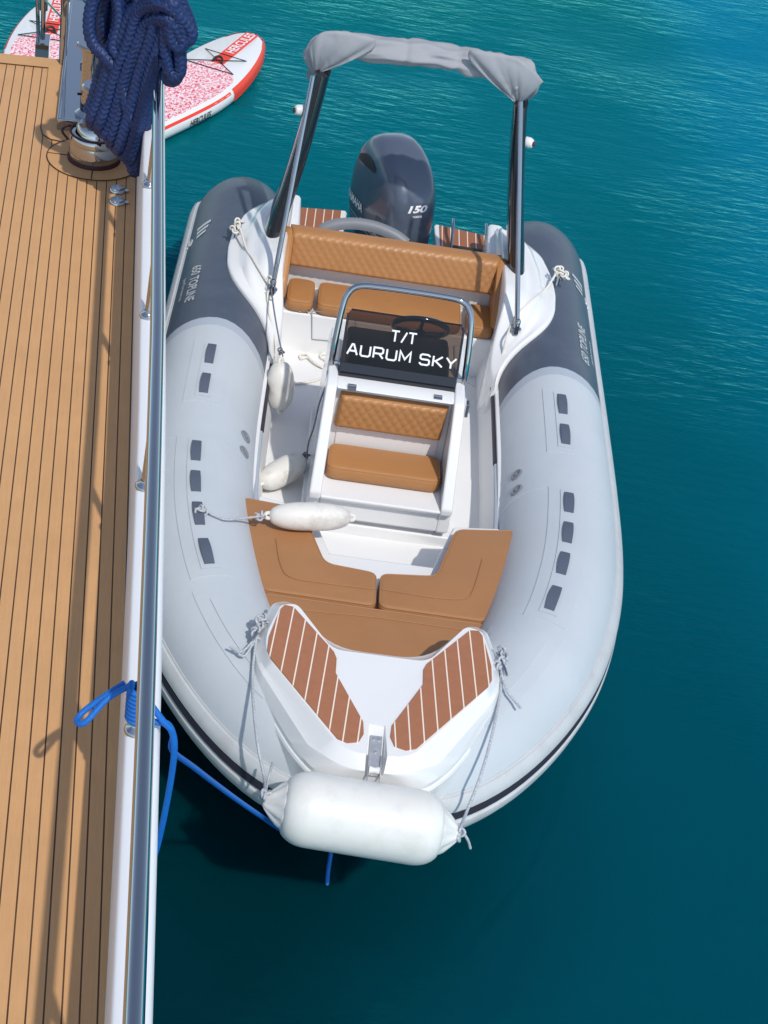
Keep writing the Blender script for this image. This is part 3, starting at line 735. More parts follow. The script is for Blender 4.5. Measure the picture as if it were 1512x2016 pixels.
# folded canopy
def canopy():
    Yc = 4.66
    def q(x, y): return pxy(x, y, Yc)
    path = cat([q(626, 150), q(627, 122), q(640, 98), q(672, 88), q(740, 96), q(800, 104), q(860, 110), q(930, 122), q(985, 132), q(1022, 148), q(1036, 172), q(1028, 205)], 14)
    nP = len(path); m = MB(); rs = []; NN = 40
    for i, p in enumerate(path):
        t = i/(nP-1); T = (path[min(i+1, nP-1)]-path[max(i-1, 0)]).normalized()
        side = Vector((0, 1, 0)); up = T.cross(side).normalized()*-1
        ends = min(t, 1-t)
        ra = .012+.062*min(1, ends/.16)**.8+.014*math.exp(-((ends-.16)/.05)**2)
        ra *= 1+.07*math.sin(t*17+1)+.02*math.sin(t*43)
        tie = min(abs(t-a) for a in (.30, .455, .60, .74)); ra *= 1-.10*math.exp(-(tie/.008)**2)
        ring = []
        for k in range(NN):
            a = 2*math.pi*k/NN
            fold = .007*(1-2*abs(math.sin(1.5*a+2.2*math.sin(t*8)+t*13)))+.004*(1-2*abs(math.sin(2.5*a-t*19+1.3*math.sin(t*15))))+.004*math.sin(2*a+3*math.sin(t*6)+t*9)+.003*math.sin(5*a+t*14+1.5*math.sin(t*9))+.0035*math.sin(9*a-t*22+3*math.sin(t*11))+.006*math.exp(-((ends-.16)/.1)**2)*math.sin(8*a+t*30)
            fold *= sst(0, .12, ends)*.9+.25
            fold += .012*sst(0, .05, ends)*math.exp(-((ends-.08)/.06)**2)*math.cos(7*a+2)+.005*math.sin(3*a+t*38+math.sin(t*23))
            pinch = .35*math.exp(-((ends)/.04)**2)
            r = ra+fold; vx = (side*(math.cos(a)*1.25)+up*(math.sin(a)*.92)).x*(-1 if t < .5 else 1)
            r += .055*math.exp(-((ends-.10)/.045)**2)*max(0, vx)**2
            ring.append(p+side*(r*math.cos(a)*1.25)+up*(r*math.sin(a)*.92))
        rs.append(ring)
    m.rings(rs)
    o = m.build("folded_canopy", CANV, boat, ang=180)
    # gathered corner flaps, pleated towards the strut
    for apex, arc in (((622, 145), [(606, 102), (613, 82), (638, 61), (690, 62), (738, 76), (728, 100), (672, 104)]), ((1021, 206), [(1070, 160), (1050, 136), (1018, 113), (972, 102), (925, 98), (930, 126), (976, 150)])):
        A = cat([pxy(x, y, Yc-.075-.03*math.sin(math.pi*i/6)) for i, (x, y) in enumerate(arc)], 10); ap = pxy(*apex, Yc-.06); mm = MB(); rows = []
        nA = len(A)
        for t in np.linspace(0, 1, 12):
            row = []
            for i, p in enumerate(A):
                f = i/(nA-1); pl_ = (abs(math.sin(f*f*math.pi*3.1+.9+.5*t))*.016+abs(math.sin(f*math.pi*5.3+1.7*f*f+.4))*.007)*math.sin(math.pi*min(1, t*.8+.1))
                q = ap.lerp(p, t**.85) if t > 0 else ap+(p-ap)*.06
                row.append(q+Vector((0, -pl_-.030*math.sin(math.pi*t*.9)*math.sin(math.pi*f), 0)))
            rows.append(row)
        mm.rings(rows, False, False, False); fo = mm.build("corner_fold", CANV, o, ang=70)
        sd = fo.modifiers.new("thickness", 'SOLIDIFY'); sd.thickness = .006; sd.offset = 1
    for (x, y0, y1) in ((610, 135, 155), (1036, 195, 225)):
        mm = MB(); a = pxy(x, y0, Yc); b = pxy(x, y1, Yc); mm.box(a.x-.012, a.x+.012, a.y-.004, a.y+.004, b.z, a.z)
        mm.build("tie_strap", CANV, o)
canopy()
# ---- console
CX = .018
m_ = MB()
def side_panel(x0, x1, xt0, xt1):
    pr = [(2.40, FZ-.01), (2.40, .36), (2.345, .385), (2.345, .50), (2.305, .525), (2.30, .565), (2.62, 1.0), (2.70, 1.02), (3.20, 1.0), (3.36, .86), (3.40, FZ-.01)]
    n = len(pr); vs = []
    for xa, xb in ((x0, xt0), (x1, xt1)):
        for y, z in pr:
            t = (z-FZ)/(1.0-FZ); vs.append((CX+xa+(xb-xa)*t, y, z))
    m_.add(vs, [tuple(range(n)), tuple(range(2*n-1, n-1, -1))]+[(i, i+n, (i+1) % n+n, (i+1) % n) for i in range(n)])
side_panel(-.375, -.312, -.355, -.300); side_panel(.312, .375, .300, .355)
m_.prism([(2.402, FZ-.012), (2.402, .362), (2.347, .387), (2.347, .501), (2.307, .527), (2.302, .548), (2.70, .552), (2.70, .96), (2.625, .992), (2.70, 1.012), (3.19, .99), (3.35, .85), (3.38, FZ-.012)], -.313, .313, frame=lambda a, b, x: Vector((CX+x*(1-.045*(b-FZ)), a, b)))
m_.prism([(-.395, 2.375), (.395, 2.375), (.395, 3.42), (-.395, 3.42)], FZ-.01, .335, frame=lambda x, y, z: Vector((CX+x, y, z)))
con = m_.build("console", GEL, boat, bevel=.012)
m_ = MB(); m_.box(CX-.265, CX+.265, 2.692, 2.699, .60, .935); m_.build("locker_lid", GEL, con, bevel=.003)
for X, Yp in ((693, 763), (862, 784)):
    c = px(X, Yp, .995); m_ = MB(); m_.box(c.x-.022, c.x+.022, c.y-.018, c.y+.018, .985, 1.006); m_.sweep([c+Vector((-.022, 0, .013)), c+Vector((.022, 0, .013))], .006, 8); m_.build("hinge", STEEL, con, bevel=.002)
cushion("front_seat_cushion", [(CX-.298, 2.445), (CX+.298, 2.445), (CX+.293, 2.67), (CX-.293, 2.67)], .551, .632, TAN, boat, corner=.04)
def frc(u, v, t): return Vector((CX-.285+u+.01*(v/.2), 2.70-t-.0*v, .73+v))
quilt("front_seat_backrest", .56, .205, frc, TAN, boat, thick=.05, roll=.025, n=(110, 40))
# dash, steering wheel
m_ = MB()
m_.prism([(2.80, .99), (2.82, 1.03), (2.92, 1.055), (3.10, 1.05), (3.24, 1.0), (3.24, .96), (2.80, .96)], -.27, .27, frame=lambda a, b, x: Vector((CX+x*(1-.25*(b-1)), a, b)))
dash = m_.build("dashboard", DASH, boat, bevel=.02)
m_ = MB(); m_.lathe([(.05, 0), (.06, .02), (.05, .05), (.01, .055)], Vector((CX-.21, 2.86, 1.03)), (0, -.4, 1), 20); m_.build("compass", BLACK, dash)
m_ = MB(); wc = Vector((CX+.115, 3.27, 1.03)); wax = Vector((0, .75, .65)).normalized(); wu = Vector((1, 0, 0)); wv = wax.cross(wu)
m_.sweep([wc+wu*(.145*math.cos(t))+wv*(.145*math.sin(t)) for t in np.linspace(0, 2*math.pi, 40)], .017, 10)
for a in (.5, 2.6, 4.7): m_.sweep([wc-wax*.03, wc+wu*(.14*math.cos(a))+wv*(.14*math.sin(a))], .012, 8)
m_.sweep([wc-wax*.16, wc-wax*.02], .03, 12); m_.build("steering_wheel", BLACK, boat)
# windscreen : local frame
W0 = Vector((.012, 2.735, 1.015)); WV = Vector((0, .15, .335)).normalized(); WH = .365; WN = Vector((0, -WV.z, WV.y))
def wf(u, v, t=0): return W0+Vector((u, 0, 0))+WV*v+WN*t
def wpx(x, y):
    d = Vector(RM @ np.array([x-756.0, y-1008.0, F])); c = Vector(CAM); t = (W0-c).dot(WN)/d.dot(WN); p = c+d*t-W0
    return p.x, p.dot(WV)
corn = [wpx(668, 742), wpx(893, 772), wpx(917, 640), wpx(685, 609)]
ua = [c[0] for c in corn]; va = [c[1] for c in corn]
uL = (ua[0]+ua[3])/2; uR = (ua[1]+ua[2])/2; vT = (va[2]+va[3])/2
m_ = MB(); m_.prism([(uL, 0), (uR, 0), (uR-.004, vT-.015), (uR-.02, vT), (uL+.02, vT), (uL+.004, vT-.015)], -.004, .004, frame=wf)
ws = m_.build("windscreen", TINT, boat)
m_ = MB(); m_.prism([(uL-.003, -.03), (uR+.003, -.03), (uR+.003, .06), (uL-.003, .06)], -.010, .009, frame=wf)
m_.box(W0.x+uL, W0.x+uR, 2.715, 2.80, .985, 1.03); m_.build("lower_trim", BLACK, ws, bevel=.004)
m_ = MB()
for a, b in (((uL, .06), (uL+.002, vT-.02)), ((uR, .06), (uR-.002, vT-.02))): m_.sweep([wf(*a), wf(*b)], .006, 6)
m_.sweep([wf(uL+.015, vT), wf(uR-.015, vT)], .005, 6); m_.build("frame", BLACK, ws)
# squared stroke lettering
GL = {'A': [[(0, 0), (.36, 1), (.5, 1), (.86, 0)], [(.16, .36), (.70, .36)]], 'U': [[(0, 1), (0, .14), (.14, 0), (.68, 0), (.82, .14), (.82, 1)]],
      'R': [[(0, 0), (0, 1), (.66, 1), (.80, .88), (.80, .56), (.66, .44), (0, .44)], [(.48, .44), (.84, 0)]],
      'M': [[(0, 0), (0, 1), (.46, .25), (.92, 1), (.92, 0)]], 'S': [[(.8, .82), (.8, .88), (.66, 1), (.14, 1), (0, .88), (0, .62), (.12, .52), (.68, .52), (.8, .42), (.8, .12), (.66, 0), (.12, 0), (0, .12), (0, .2)]],
      'K': [[(0, 0), (0, 1)], [(.78, 1), (.2, .52), (.82, 0)], [(0, .52), (.2, .52)]], 'Y': [[(0, 1), (.42, .46), (.84, 1)], [(.42, .46), (.42, 0)]],
      'T': [[(0, 1), (.84, 1)], [(.42, 1), (.42, 0)]], '/': [[(0, 0), (.5, 1)]], ' ': []}
AD = {'M': 1.24, ' ': .55, '/': .72}
def stroke_text(s, fn, wid, hgt, th, name, material, parent):
    tot = sum(AD.get(c, 1.14) for c in s)-.26; k = wid/tot; x = 0; m = MB(); nst = 0
    for c in s:
        for stv in GL[c]:
            pts = [Vector(((x+a)*k, b*hgt)) for a, b in stv]; n = len(pts); L = []; Rr = []
            for i in range(n):
                d1 = (pts[i]-pts[i-1]).normalized() if i else None; d2 = (pts[i+1]-pts[i]).normalized() if i < n-1 else None
                d = d1 if d2 is None else d2 if d1 is None else (d1+d2).normalized(); nv = Vector((-d.y, d.x))
                ref = d1 or d2; kk = 1/max(.45, nv.dot(Vector((-ref.y, ref.x))))
                o = pts[i]; 
                if i == 0 and abs(d.x) > .9: o = o-d*th*.0
                L.append(o+nv*th*.5*kk); Rr.append(o-nv*th*.5*kk)
            rr = [[fn(l.x, l.y, .0052+.0004*nst), fn(r.x, r.y, .0052+.0004*nst)] for l, r in zip(L, Rr)]
            m.rings(rr, False, False, False); nst += 1
        nst = nst % 3
        x += AD.get(c, 1.14)
    return m.build(name, material, parent, fix=False)
a0 = wpx(682, 703); a1 = wpx(897, 722); t0 = wpx(769, 671); t1 = wpx(819, 676)
vA = (wpx(682, 700)[1]+wpx(893, 722)[1])/2; vA2 = (wpx(695, 676)[1]+wpx(893, 697)[1])/2
vB = (wpx(773, 672)[1]+wpx(812, 677)[1])/2; vB2 = (wpx(773, 646)[1]+wpx(815, 652)[1])/2
stroke_text("AURUM SKY", lambda u, v, t: wf(a0[0]+u, vA+v, t), a1[0]-a0[0], (vA2-vA)*.80, .0092, "lettering", WHT, ws)
stroke_text("T/T", lambda u, v, t: wf(t0[0]+u, vB+v, t), t1[0]-t0[0], (vB2-vB)*.82, .0088, "lettering", WHT, ws)
# console rail
Rb = [px(650, 735, 1.0), px(912, 772, 1.0)]
xl, xr = Rb[0].x, Rb[1].x
rail = cat([Vector((xl, 2.80, .80)), Vector((xl, 2.81, 1.05)), Vector((xl+.012, 2.88, 1.28)), Vector((xl+.03, 2.915, 1.37)), Vector((xl+.08, 2.935, 1.415)), Vector((xl+.2, 2.94, 1.425)), Vector((xr-.2, 2.94, 1.425)), Vector((xr-.08, 2.935, 1.415)), Vector((xr-.03, 2.915, 1.37)), Vector((xr-.012, 2.88, 1.28)), Vector((xr, 2.81, 1.05)), Vector((xr, 2.80, .80))], 8)
m_ = MB(); m_.sweep(rail, .0165, 14); crail = m_.build("console_rail", STEEL, boat, ang=80)
for x in (xl, xr):
    sg = -1 if x < 0 else 1; m_ = MB()
    m_.lathe([(.03, 0), (.03, .008), (.012, .012), (.012, .05)], Vector((x-sg*.045, 2.81, 1.03)), (sg, 0, 0), 14)
    m_.build("rail_clamp", STEEL, crail)
m_ = MB()
for (X, Yp, z) in ((918, 806, .75),):
    c = px(X, Yp, z); m_.box(c.x-.006, c.x+.012, c.y-.02, c.y+.03, c.z-.04, c.z+.04)
m_.build("latch", STEEL, con, bevel=.003)
# ---- bow cushions
BZ = .68
def P2(x, y, z): p = px(x, y, z); return (p.x, p.y)
m_ = MB(); ol = [(-.60, 2.17), (-.33, 2.11), (-.22, 1.79), (.28, 1.79), (.38, 2.13), (.62, 2.17), (.60, 1.5), (.50, 1.05), (-.50, 1.05), (-.58, 1.5)]
m_.prism(ol, FZ-.05, BZ-.077); m_.build("bow_locker", GEL, boat, bevel=.015)
m_ = MB(); m_.box(-.18, .20, 1.84, 1.90, FZ, .34); m_.box(-.30, .36, 1.79, 1.86, FZ-.01, FZ+.05); m_.build("locker_step", GEL, boat, bevel=.01)
cl = [P2(474, 976, BZ), P2(485, 1060, BZ), P2(512, 1160, BZ), P2(741, 1193, BZ), P2(743, 1126, BZ), P2(641, 1106, BZ), P2(616, 1048, BZ), P2(600, 1000, BZ)]
cr = [P2(1023, 1043, BZ), P2(897, 1040, BZ), P2(858, 1132, BZ), P2(748, 1127, BZ), P2(745, 1194, BZ), P2(960, 1224, BZ), P2(1004, 1133, BZ)]
cushion("bow_cushion", cl, BZ-.075, BZ, TAN2, boat, r=.02, corner=.04, puff=.005)
cushion("bow_cushion", cr, BZ-.075, BZ, TAN2, boat, r=.02, corner=.04, puff=.005)
cbw = [P2(514, 1163, BZ), P2(740, 1196, BZ), P2(962, 1227, BZ), (.53, 1.20), (.42, 1.0), (.2, .72), (-.2, .72), (-.42, 1.0), (-.475, 1.18)]
cushion("bow_cushion", cbw, BZ-.075, BZ-.003, TAN2, boat, r=.02, corner=.035, puff=.004)
# moulded seams on the cushions
m_ = MB(); m_.sweep(cat([px(*q, BZ+.004) for q in ((543, 1060), (552, 1110), (572, 1136), (640, 1148), (738, 1160))], 8), .0018, 5); m_.sweep(cat([px(*q, BZ+.004) for q in ((752, 1160), (860, 1177), (915, 1178), (932, 1160), (950, 1100))], 8), .0018, 5)
m_.sweep([px(528, 1195, BZ), px(740, 1215, BZ), px(955, 1246, BZ)], .0018, 5); m_.build("cushion_seam", TAN2, boat)
# ---- nose moulding
NZ = .965
half_top = [(650, 1277), (586, 1196), (577, 1191), (548, 1193), (519, 1246), (520, 1288), (664, 1466), (694, 1480)]
def symo(left, right, z):
    L = [px(*p, z) for p in left]; R = [px(*p, z) for p in right]
    return [((-l.x+r.x)/2, (l.y+r.y)/2) for l, r in zip(L, R)]
top = symo(half_top, [(838, 1303), (908, 1237), (918, 1232), (944, 1238), (968, 1310), (964, 1348), (815, 1483), (775, 1492)], NZ)
rdg = symo([(650, 1277), (580, 1194), (566, 1189), (540, 1193), (509, 1250), (510, 1298), (640, 1492), (690, 1512)], [(838, 1303), (912, 1236), (930, 1230), (952, 1236), (979, 1315), (976, 1360), (835, 1512), (780, 1525)], NZ-.04)
bas = symo([(650, 1277), (575, 1194), (556, 1192), (528, 1200), (497, 1265), (497, 1325), (575, 1470), (640, 1528)], [(838, 1303), (915, 1236), (935, 1232), (962, 1242), (990, 1325), (988, 1385), (890, 1500), (840, 1548)], NZ-.10)
bas2 = [(x*1.02, y-.004*(y < .6)) for x, y in bas]
def ring_of(h, z, rr=.055):
    o = round_outline(list(h)+[(-x, y) for x, y in reversed(h)], rr, 6); return [Vector((p.x, p.y, z)) for p in o]
fl = [(x*1.03, .60+(y-.60)*1.02 if y < .9 else y) for x, y in bas]
rs = [ring_of(fl, .62, .16), ring_of(fl, NZ-.150, .16), ring_of([(a[0]*.6+b[0]*.4, a[1]*.6+b[1]*.4) for a, b in zip(fl, bas)], NZ-.140, .16), ring_of([(x*1.005, y) for x, y in bas], NZ-.136, .16), ring_of(bas, NZ-.115, .16), ring_of([((a[0]*.45+b[0]*.55), (a[1]*.45+b[1]*.55)) for a, b in zip(bas, rdg)], NZ-.06, .13), ring_of(rdg, NZ-.045, .11), ring_of([((a[0]*.75+b[0]*.25), (a[1]*.75+b[1]*.25)) for a, b in zip(top, rdg)], NZ-.01, .07), ring_of(top, NZ)]
m_ = MB(); m_.rings(rs)
def cut(mbody, mcut):
    a = mbody.build("a", GEL); b = mcut.build("b", GEL); bo = a.modifiers.new("b", 'BOOLEAN'); bo.object = b; bo.operation = 'DIFFERENCE'; bo.solver = 'EXACT'
    bpy.context.view_layer.update(); me = bpy.data.meshes.new_from_object(a.evaluated_get(bpy.context.evaluated_depsgraph_get()))
    bpy.data.objects.remove(a); bpy.data.objects.remove(b); me.materials.clear(); return me
mc = MB(); mc.hexa([Vector((-.036, -.2, .815)), Vector((.036, -.2, .815)), Vector((.030, .30, NZ-.010)), Vector((-.030, .30, NZ-.010))], [Vector((-.075, -.2, 1.1)), Vector((.075, -.2, 1.1)), Vector((.06, .30, 1.1)), Vector((-.06, .30, 1.1))])
nose = link("bow_step", cut(m_, mc), GEL, boat, 180)
bv = nose.modifiers.new("bevel", 'BEVEL'); bv.width = .012; bv.segments = 3; bv.limit_method = 'ANGLE'; bv.angle_limit = R_(20)
nose.modifiers.new("wn", 'WEIGHTED_NORMAL')
tl = symo([(548, 1206), (556, 1196), (573, 1197), (655, 1287), (659, 1300), (658, 1325), (712, 1415), (714, 1440), (706, 1458), (684, 1464), (662, 1458), (532, 1295), (524, 1280), (526, 1258)],
          [(948, 1250), (938, 1239), (920, 1241), (838, 1306), (830, 1318), (830, 1350), (768, 1437), (766, 1458), (776, 1474), (800, 1478), (818, 1472), (960, 1356), (966, 1342), (964, 1310)], NZ)
for s in (-1, 1):
    m_ = MB(); m_.prism([(s*x, y) for x, y in tl], NZ-.01, NZ+.006); m_.build("teak_foam_pad", EVL if s < 0 else EVR, nose)
# bow roller
m_ = MB(); sl_ = (NZ-.010-.815)/.50
def rz(y): return .815+(y+.2)*sl_+.004
m_.hexa([Vector((-.024, .08, rz(.08))), Vector((.024, .08, rz(.08))), Vector((.024, .25, rz(.25))), Vector((-.024, .25, rz(.25)))], [Vector((-.024, .08, rz(.08)+.006)), Vector((.024, .08, rz(.08)+.006)), Vector((.024, .25, rz(.25)+.006)), Vector((-.024, .25, rz(.25)+.006))])
for x in (-.026, .022): m_.hexa([Vector((x, .06, rz(.06))), Vector((x+.004, .06, rz(.06))), Vector((x+.004, .17, rz(.17))), Vector((x, .17, rz(.17)))], [Vector((x, .07, rz(.06)+.026)), Vector((x+.004, .07, rz(.06)+.026)), Vector((x+.004, .16, rz(.17)+.014)), Vector((x, .16, rz(.17)+.014))])
for (x, y) in ((-.011, .235), (.011, .235), (0, .18)): m_.lathe([(.006, 0), (.006, .004)], Vector((x, y, rz(y)+.006)), (0, 0, 1), 10)
br = m_.build("bow_roller", BRUSH, boat, ang=30)
m_ = MB(); m_.lathe([(.014, -.021), (.016, -.019), (.011, 0), (.016, .019), (.014, .021)], Vector((0, .095, rz(.095)+.016)), (1, 0, 0), 18); m_.build("roller_wheel", NAVW, br)
# cleats
def cleat(p, ax, ay, name="cleat"):
    m = MB(); ax = Vector(ax).normalized()
    m.sweep([p+ax*-.07+Vector((0, 0, .03)), p+ax*-.03+Vector((0, 0, .035)), p+ax*.03+Vector((0, 0, .035)), p+ax*.07+Vector((0, 0, .03))], [.006, .010, .010, .006], 10)
    for k in (-.025, .025): m.sweep([p+ax*k+Vector((0, 0, -.03)), p+ax*k+Vector((0, 0, .035))], .010, 10)
    return m.build(name, STEEL, boat)
KL = px(508, 1250, .90); KR = px(985, 1318, .90)
cleat(KL, (.3, 1, 0), 0); cleat(KR, (-.3, 1, 0), 0)
SL = px(468, 455, .82); SR = px(1096, 548, .82)
cleat(SL, (.35, 1, 0), 0); cleat(SR, (-.35, 1, 0), 0)
# ---- stern platforms, ladder, hose
for s in (-1, 1):
    ol = [(s*.31, 5.02), (s*.645, 5.02), (s*.645, 5.46), (s*.30, 5.52), (s*.29, 5.49)]
    if s < 0: ol = ol[::-1]
    m_ = MB(); m_.prism(ol, .40, .50); pf = m_.build("swim_platform", GEL, boat, bevel=.012)
    ol = [(s*.335, 5.04), (s*.635, 5.04), (s*.635, 5.445), (s*.325, 5.495)]
    m_ = MB(); m_.prism(ol if s > 0 else ol[::-1], .49, .506); m_.build("teak_foam_pad", EVS, pf)
m_ = MB()
lad = []
for x, y in ((.40, 0), (.62, 0)):
    m_.sweep([Vector((x, 4.98, .515)), Vector((x, 5.20, .535)), Vector((x, 5.34, .60)), Vector((x, 5.42, .60))], .0105, 10)
ld = m_.build("boarding_ladder", STEEL, boat)
m_ = MB()
for y in (5.06, 5.13): m_.box(.405, .615, y, y+.05, .52, .545)
m_.build("step", LADB, ld, bevel=.006)
m_ = MB(); m_.box(.395, .625, 5.12, 5.22, .508, .519); m_.build("bracket", STEEL, ld)
m_ = MB(); hp = cat([pxy(625, 462, 5.02), pxy(648, 446, 5.04), pxy(690, 440, 5.06), pxy(735, 446, 5.06), pxy(775, 462, 5.04), pxy(800, 480, 5.02)], 8)
m_.sweep(hp, .038, 14); m_.build("rigging_hose", HOSE, boat, ang=80)
for q in ([(.58, 4.75), (.70, 4.75), (.70, 5.18), (.60, 5.18)], [(-.70, 4.75), (-.58, 4.75), (-.60, 5.18), (-.70, 5.18)]):
    m_ = MB(); m_.prism(q, .5, .74); m_.build("stern_coaming", GEL, boat, bevel=.03)
# ---- outboard motor (turned to one side)
om = empty("outboard_motor", (.024, 5.47, -.055), R_(27), boat)
secs = [  # z, half width, front y, rear y, power
    (.34, .170, -.225, .28, .62), (.40, .184, -.268, .36, .58), (.47, .192, -.285, .41, .55), (.56, .196, -.290, .43, .53), (.70, .198, -.285, .425, .52), (.80, .198, -.270, .405, .52),
    (.88, .194, -.238, .38, .53), (.95, .186, -.185, .355, .56), (1.01, .170, -.110, .315, .62), (1.05, .148, -.040, .28, .70), (1.078, .105, .04, .225, .84), (1.088, .02, .11, .15, 1)]
def msec(z):
    zs = [q[0] for q in secs]; return [float(np.interp(z, zs, [q[i] for q in secs])) for i in (1, 2, 3, 4)]
def mring(z, off=0, n=48, a0=0, a1=2*math.pi):
    hw, yf, yr, pw = msec(z); cy = (yf+yr)/2; hl = (yr-yf)/2; o = []
    for k in range(n):
        a = a0+(a1-a0)*k/n; c, q = math.cos(a), math.sin(a)
        tap = 1-.10*max(0, -q)
        o.append(Vector(((hw+off)*tap*math.copysign(abs(c)**pw, c), cy+(hl+off)*math.copysign(abs(q)**pw, q), z)))
    return o
zz = [.34, .37, .40, .435, .47, .52, .56, .63, .70, .75, .80, .84, .88, .915, .95, .98, 1.01, 1.03, 1.05, 1.065, 1.078, 1.084, 1.088]
m_ = MB(); m_.rings([mring(z) for z in zz]); cow = m_.build("cowling", COWL, om, ang=180)
m_ = MB(); m_.rings([mring(z, -.012) for z in (.30, .335)]+[[Vector((v.x*.9, v.y*.95, .24)) for v in mring(.34)]][::1], True, True)
m_.build("lower_cowling", COWLD, om)
m_ = MB(); m_.prism([(-.07, -.12), (.07, -.12), (.07, .22), (0, .30), (-.07, .22)], -.45, .30); m_.box(-.14, .14, -.36, -.16, .1, .42); m_.build("leg", COWLD, om, bevel=.02)
# side panel, air intake, stripe, lettering
def mside(y, z, off=.004):
    hw, yf, yr, pw = msec(z); cy = (yf+yr)/2; hl = (yr-yf)/2; q = max(-1, min(1, (y-cy)/hl)); sq = math.copysign(abs(q)**(1/pw), q); c = math.sqrt(max(0, 1-min(1, sq*sq)))
    tap = 1-.10*max(0, -sq); return Vector((-(hw+off)*tap*c**pw, y, z))
def mfront(x, z, off=.004):
    hw, yf, yr, pw = msec(z); cy = (yf+yr)/2; hl = (yr-yf)/2; c = max(-1, min(1, x/(hw*.9))); sc = abs(c)**(1/pw); q = math.sqrt(max(0, 1-min(1, sc*sc)))
    return Vector((x, cy-(hl+off)*q**pw, z))
m_ = MB(); rows = []
for t in np.linspace(0, 1, 14): rows.append([mside(-.20+.55*t, .50+.02*t+dz) for dz in (0, .010)])
m_.rings(rows, False, False, False); m_.build("stripe", SILV, om)
m_ = MB(); rows = []
for t in np.linspace(0, 1, 14): rows.append([mside(-.20+.55*t, .475+.02*t+dz) for dz in (0, .006)])
m_.rings(rows, False, False, False); m_.build("stripe", SILV, om)
m_ = MB(); rows = []
for t in np.linspace(0, 1, 10): rows.append([mside(.02+.26*t, z) for z in np.linspace(.905-.02*t, .905+.065*math.sin(math.pi*(.15+.8*t)), 5)])
m_.rings(rows, False, False, False); m_.build("air_intake", BLK, om)
m_ = MB(); ft = [mside(-.235+a, z, .003) for a, z in ((0, .52), (0, .58), (.10, .66), (.15, .66), (.15, .53))]; m_.add(ft, [tuple(range(5))]); m_.build("facet_panel", mat("graphite_panel", lin(74, 80, 92), .3, .2, coat=.5), om)
put_text("four stroke", lambda u, v: mside(.115-u, .522+v, .006), .27, .026, WHT, om, shear=.3, bold=.015)
put_text("YAMAHA", lambda u, v: mside(.36-u, .585+v, .006), .27, .055, WHT, om, bold=.03)
put_text("150", lambda u, v: mfront(-.074+u, .768+v, .006), .14, .042, WHT, om, shear=.25, bold=.045)
put_text("YAMAHA", lambda u, v: mfront(-.038+u, .732+v, .006), .07, .015, WHT, om, bold=.02)

# ================================================================== FENDERS AND ROPES
def fender_body(a, b, r, material, name, blunt=.40, neck=.18, n=28):
    a = Vector(a); b = Vector(b); L = (b-a).length; m = MB(); A = (b-a).normalized(); prof = []
    for t in np.linspace(0, 1, 40):
        e = min(t, 1-t)*L; k = blunt*L
        rr = r*(neck+(1-neck)*math.sqrt(max(0, 1-(1-min(1, e/k))**2.0))); prof.append((rr, t*L))
    m.lathe(prof, a, A, n); return m, A, L
def small_fender(a, b, r, label):
    root = empty("fender", (Vector(a)+Vector(b))*.5); tag(root, label, "fender", "small white fenders in the inflatable boat")
    a = Vector(a)-root.location; b = Vector(b)-root.location
    m, A, L = fender_body(a, b, r, FENDD, "body"); m.build("body", FENDD, root, ang=180)
    for p, sg in ((a, -1), (b, 1)):
        mm = MB(); c = p+A*(sg*.004); u = A.orthogonal().normalized()
        mm.sweep([c+A*(.015*math.cos(t))+u*(.013*math.sin(t)) for t in np.linspace(0, 6.283, 18)], .0095, 8); mm.build("eye", FENDD, root)
    return root
def rope_on(root, pts, r, material, name="lanyard", per=6, knots=()):
    m = MB(); o = root.location if root else Vector()
    m.sweep(cat([Vector(p)-o for p in pts], per), r, 8)
    for kp in knots: knot(m, Vector(kp)-o, r)
    return m.build(name, material, root, ang=80)
def knot(m, c, r, k=3.0, seed=None):
    ax = Vector((random.uniform(-1, 1), random.uniform(-1, 1), random.uniform(-.6, .6))).normalized(); u = ax.orthogonal().normalized(); v = ax.cross(u); R = r*k
    pts = [c+u*(R*(math.sin(t)+2*math.sin(2*t))*.5)+v*(R*(math.cos(t)-2*math.cos(2*t))*.5)+ax*(R*-math.sin(3*t)*.6) for t in np.linspace(0, 6.283, 40)]
    m.sweep(pts, r*.95, 7)
def tuft(m, c, r, n=6, spread=.03):
    for i in range(n): knot(m, c+Vector((random.uniform(-.35, .35)*spread, random.uniform(-1, 1)*spread, random.uniform(-.3, .6)*spread)), r, random.uniform(2.2, 3.6))
f1 = small_fender(px(553, 712, .62), px(552, 806, .37), .074, "upright white fender leaning on the inside of the grey tube, tied to the canopy strut")
sk = on_deck(533, 562, .04)
rope_on(f1, [sk+Vector((0, 0, .03)), sk, px(541, 620, .77), px(550, 670, .70), px(557, 702, .645)], .0045, CORDD, knots=(px(553, 692, .655), sk, sk+Vector((.01, .0, -.04))))
f2 = small_fender(px(598, 905, .37), px(515, 952, .345), .073, "dirty white fender lying on the cockpit floor beside the console")
rope_on(f2, [px(652, 735, 1.0), px(648, 745, .98), px(630, 790, .80), px(618, 840, .62), px(608, 870, .48), px(604, 897, .40)], .0045, CORDD, knots=(px(603, 896, .40), px(650, 737, 1.0)))
f3 = small_fender(px(530, 1015, .755), px(690, 1019, .75), .068, "white fender lying across the tan bow cushion, tied to the tube handle")
sp3 = tubef(-1, d_at(1.645), H90, .03)
rope_on(f3, [px(518, 1016, .765), px(480, 1020, .80), px(440, 1022, .835), sp3+Vector((.03, 0, .0)), sp3+Vector((.0, .0, .01))], .0055, CORD, knots=(sp3, sp3+Vector((.02, .0, .0)), px(514, 1016, .765)))
rope_on(f3, [sp3, px(410, 1008, .82), px(425, 1018, .80), px(436, 1017, .80)], .0045, CORD, "lanyard_tail")
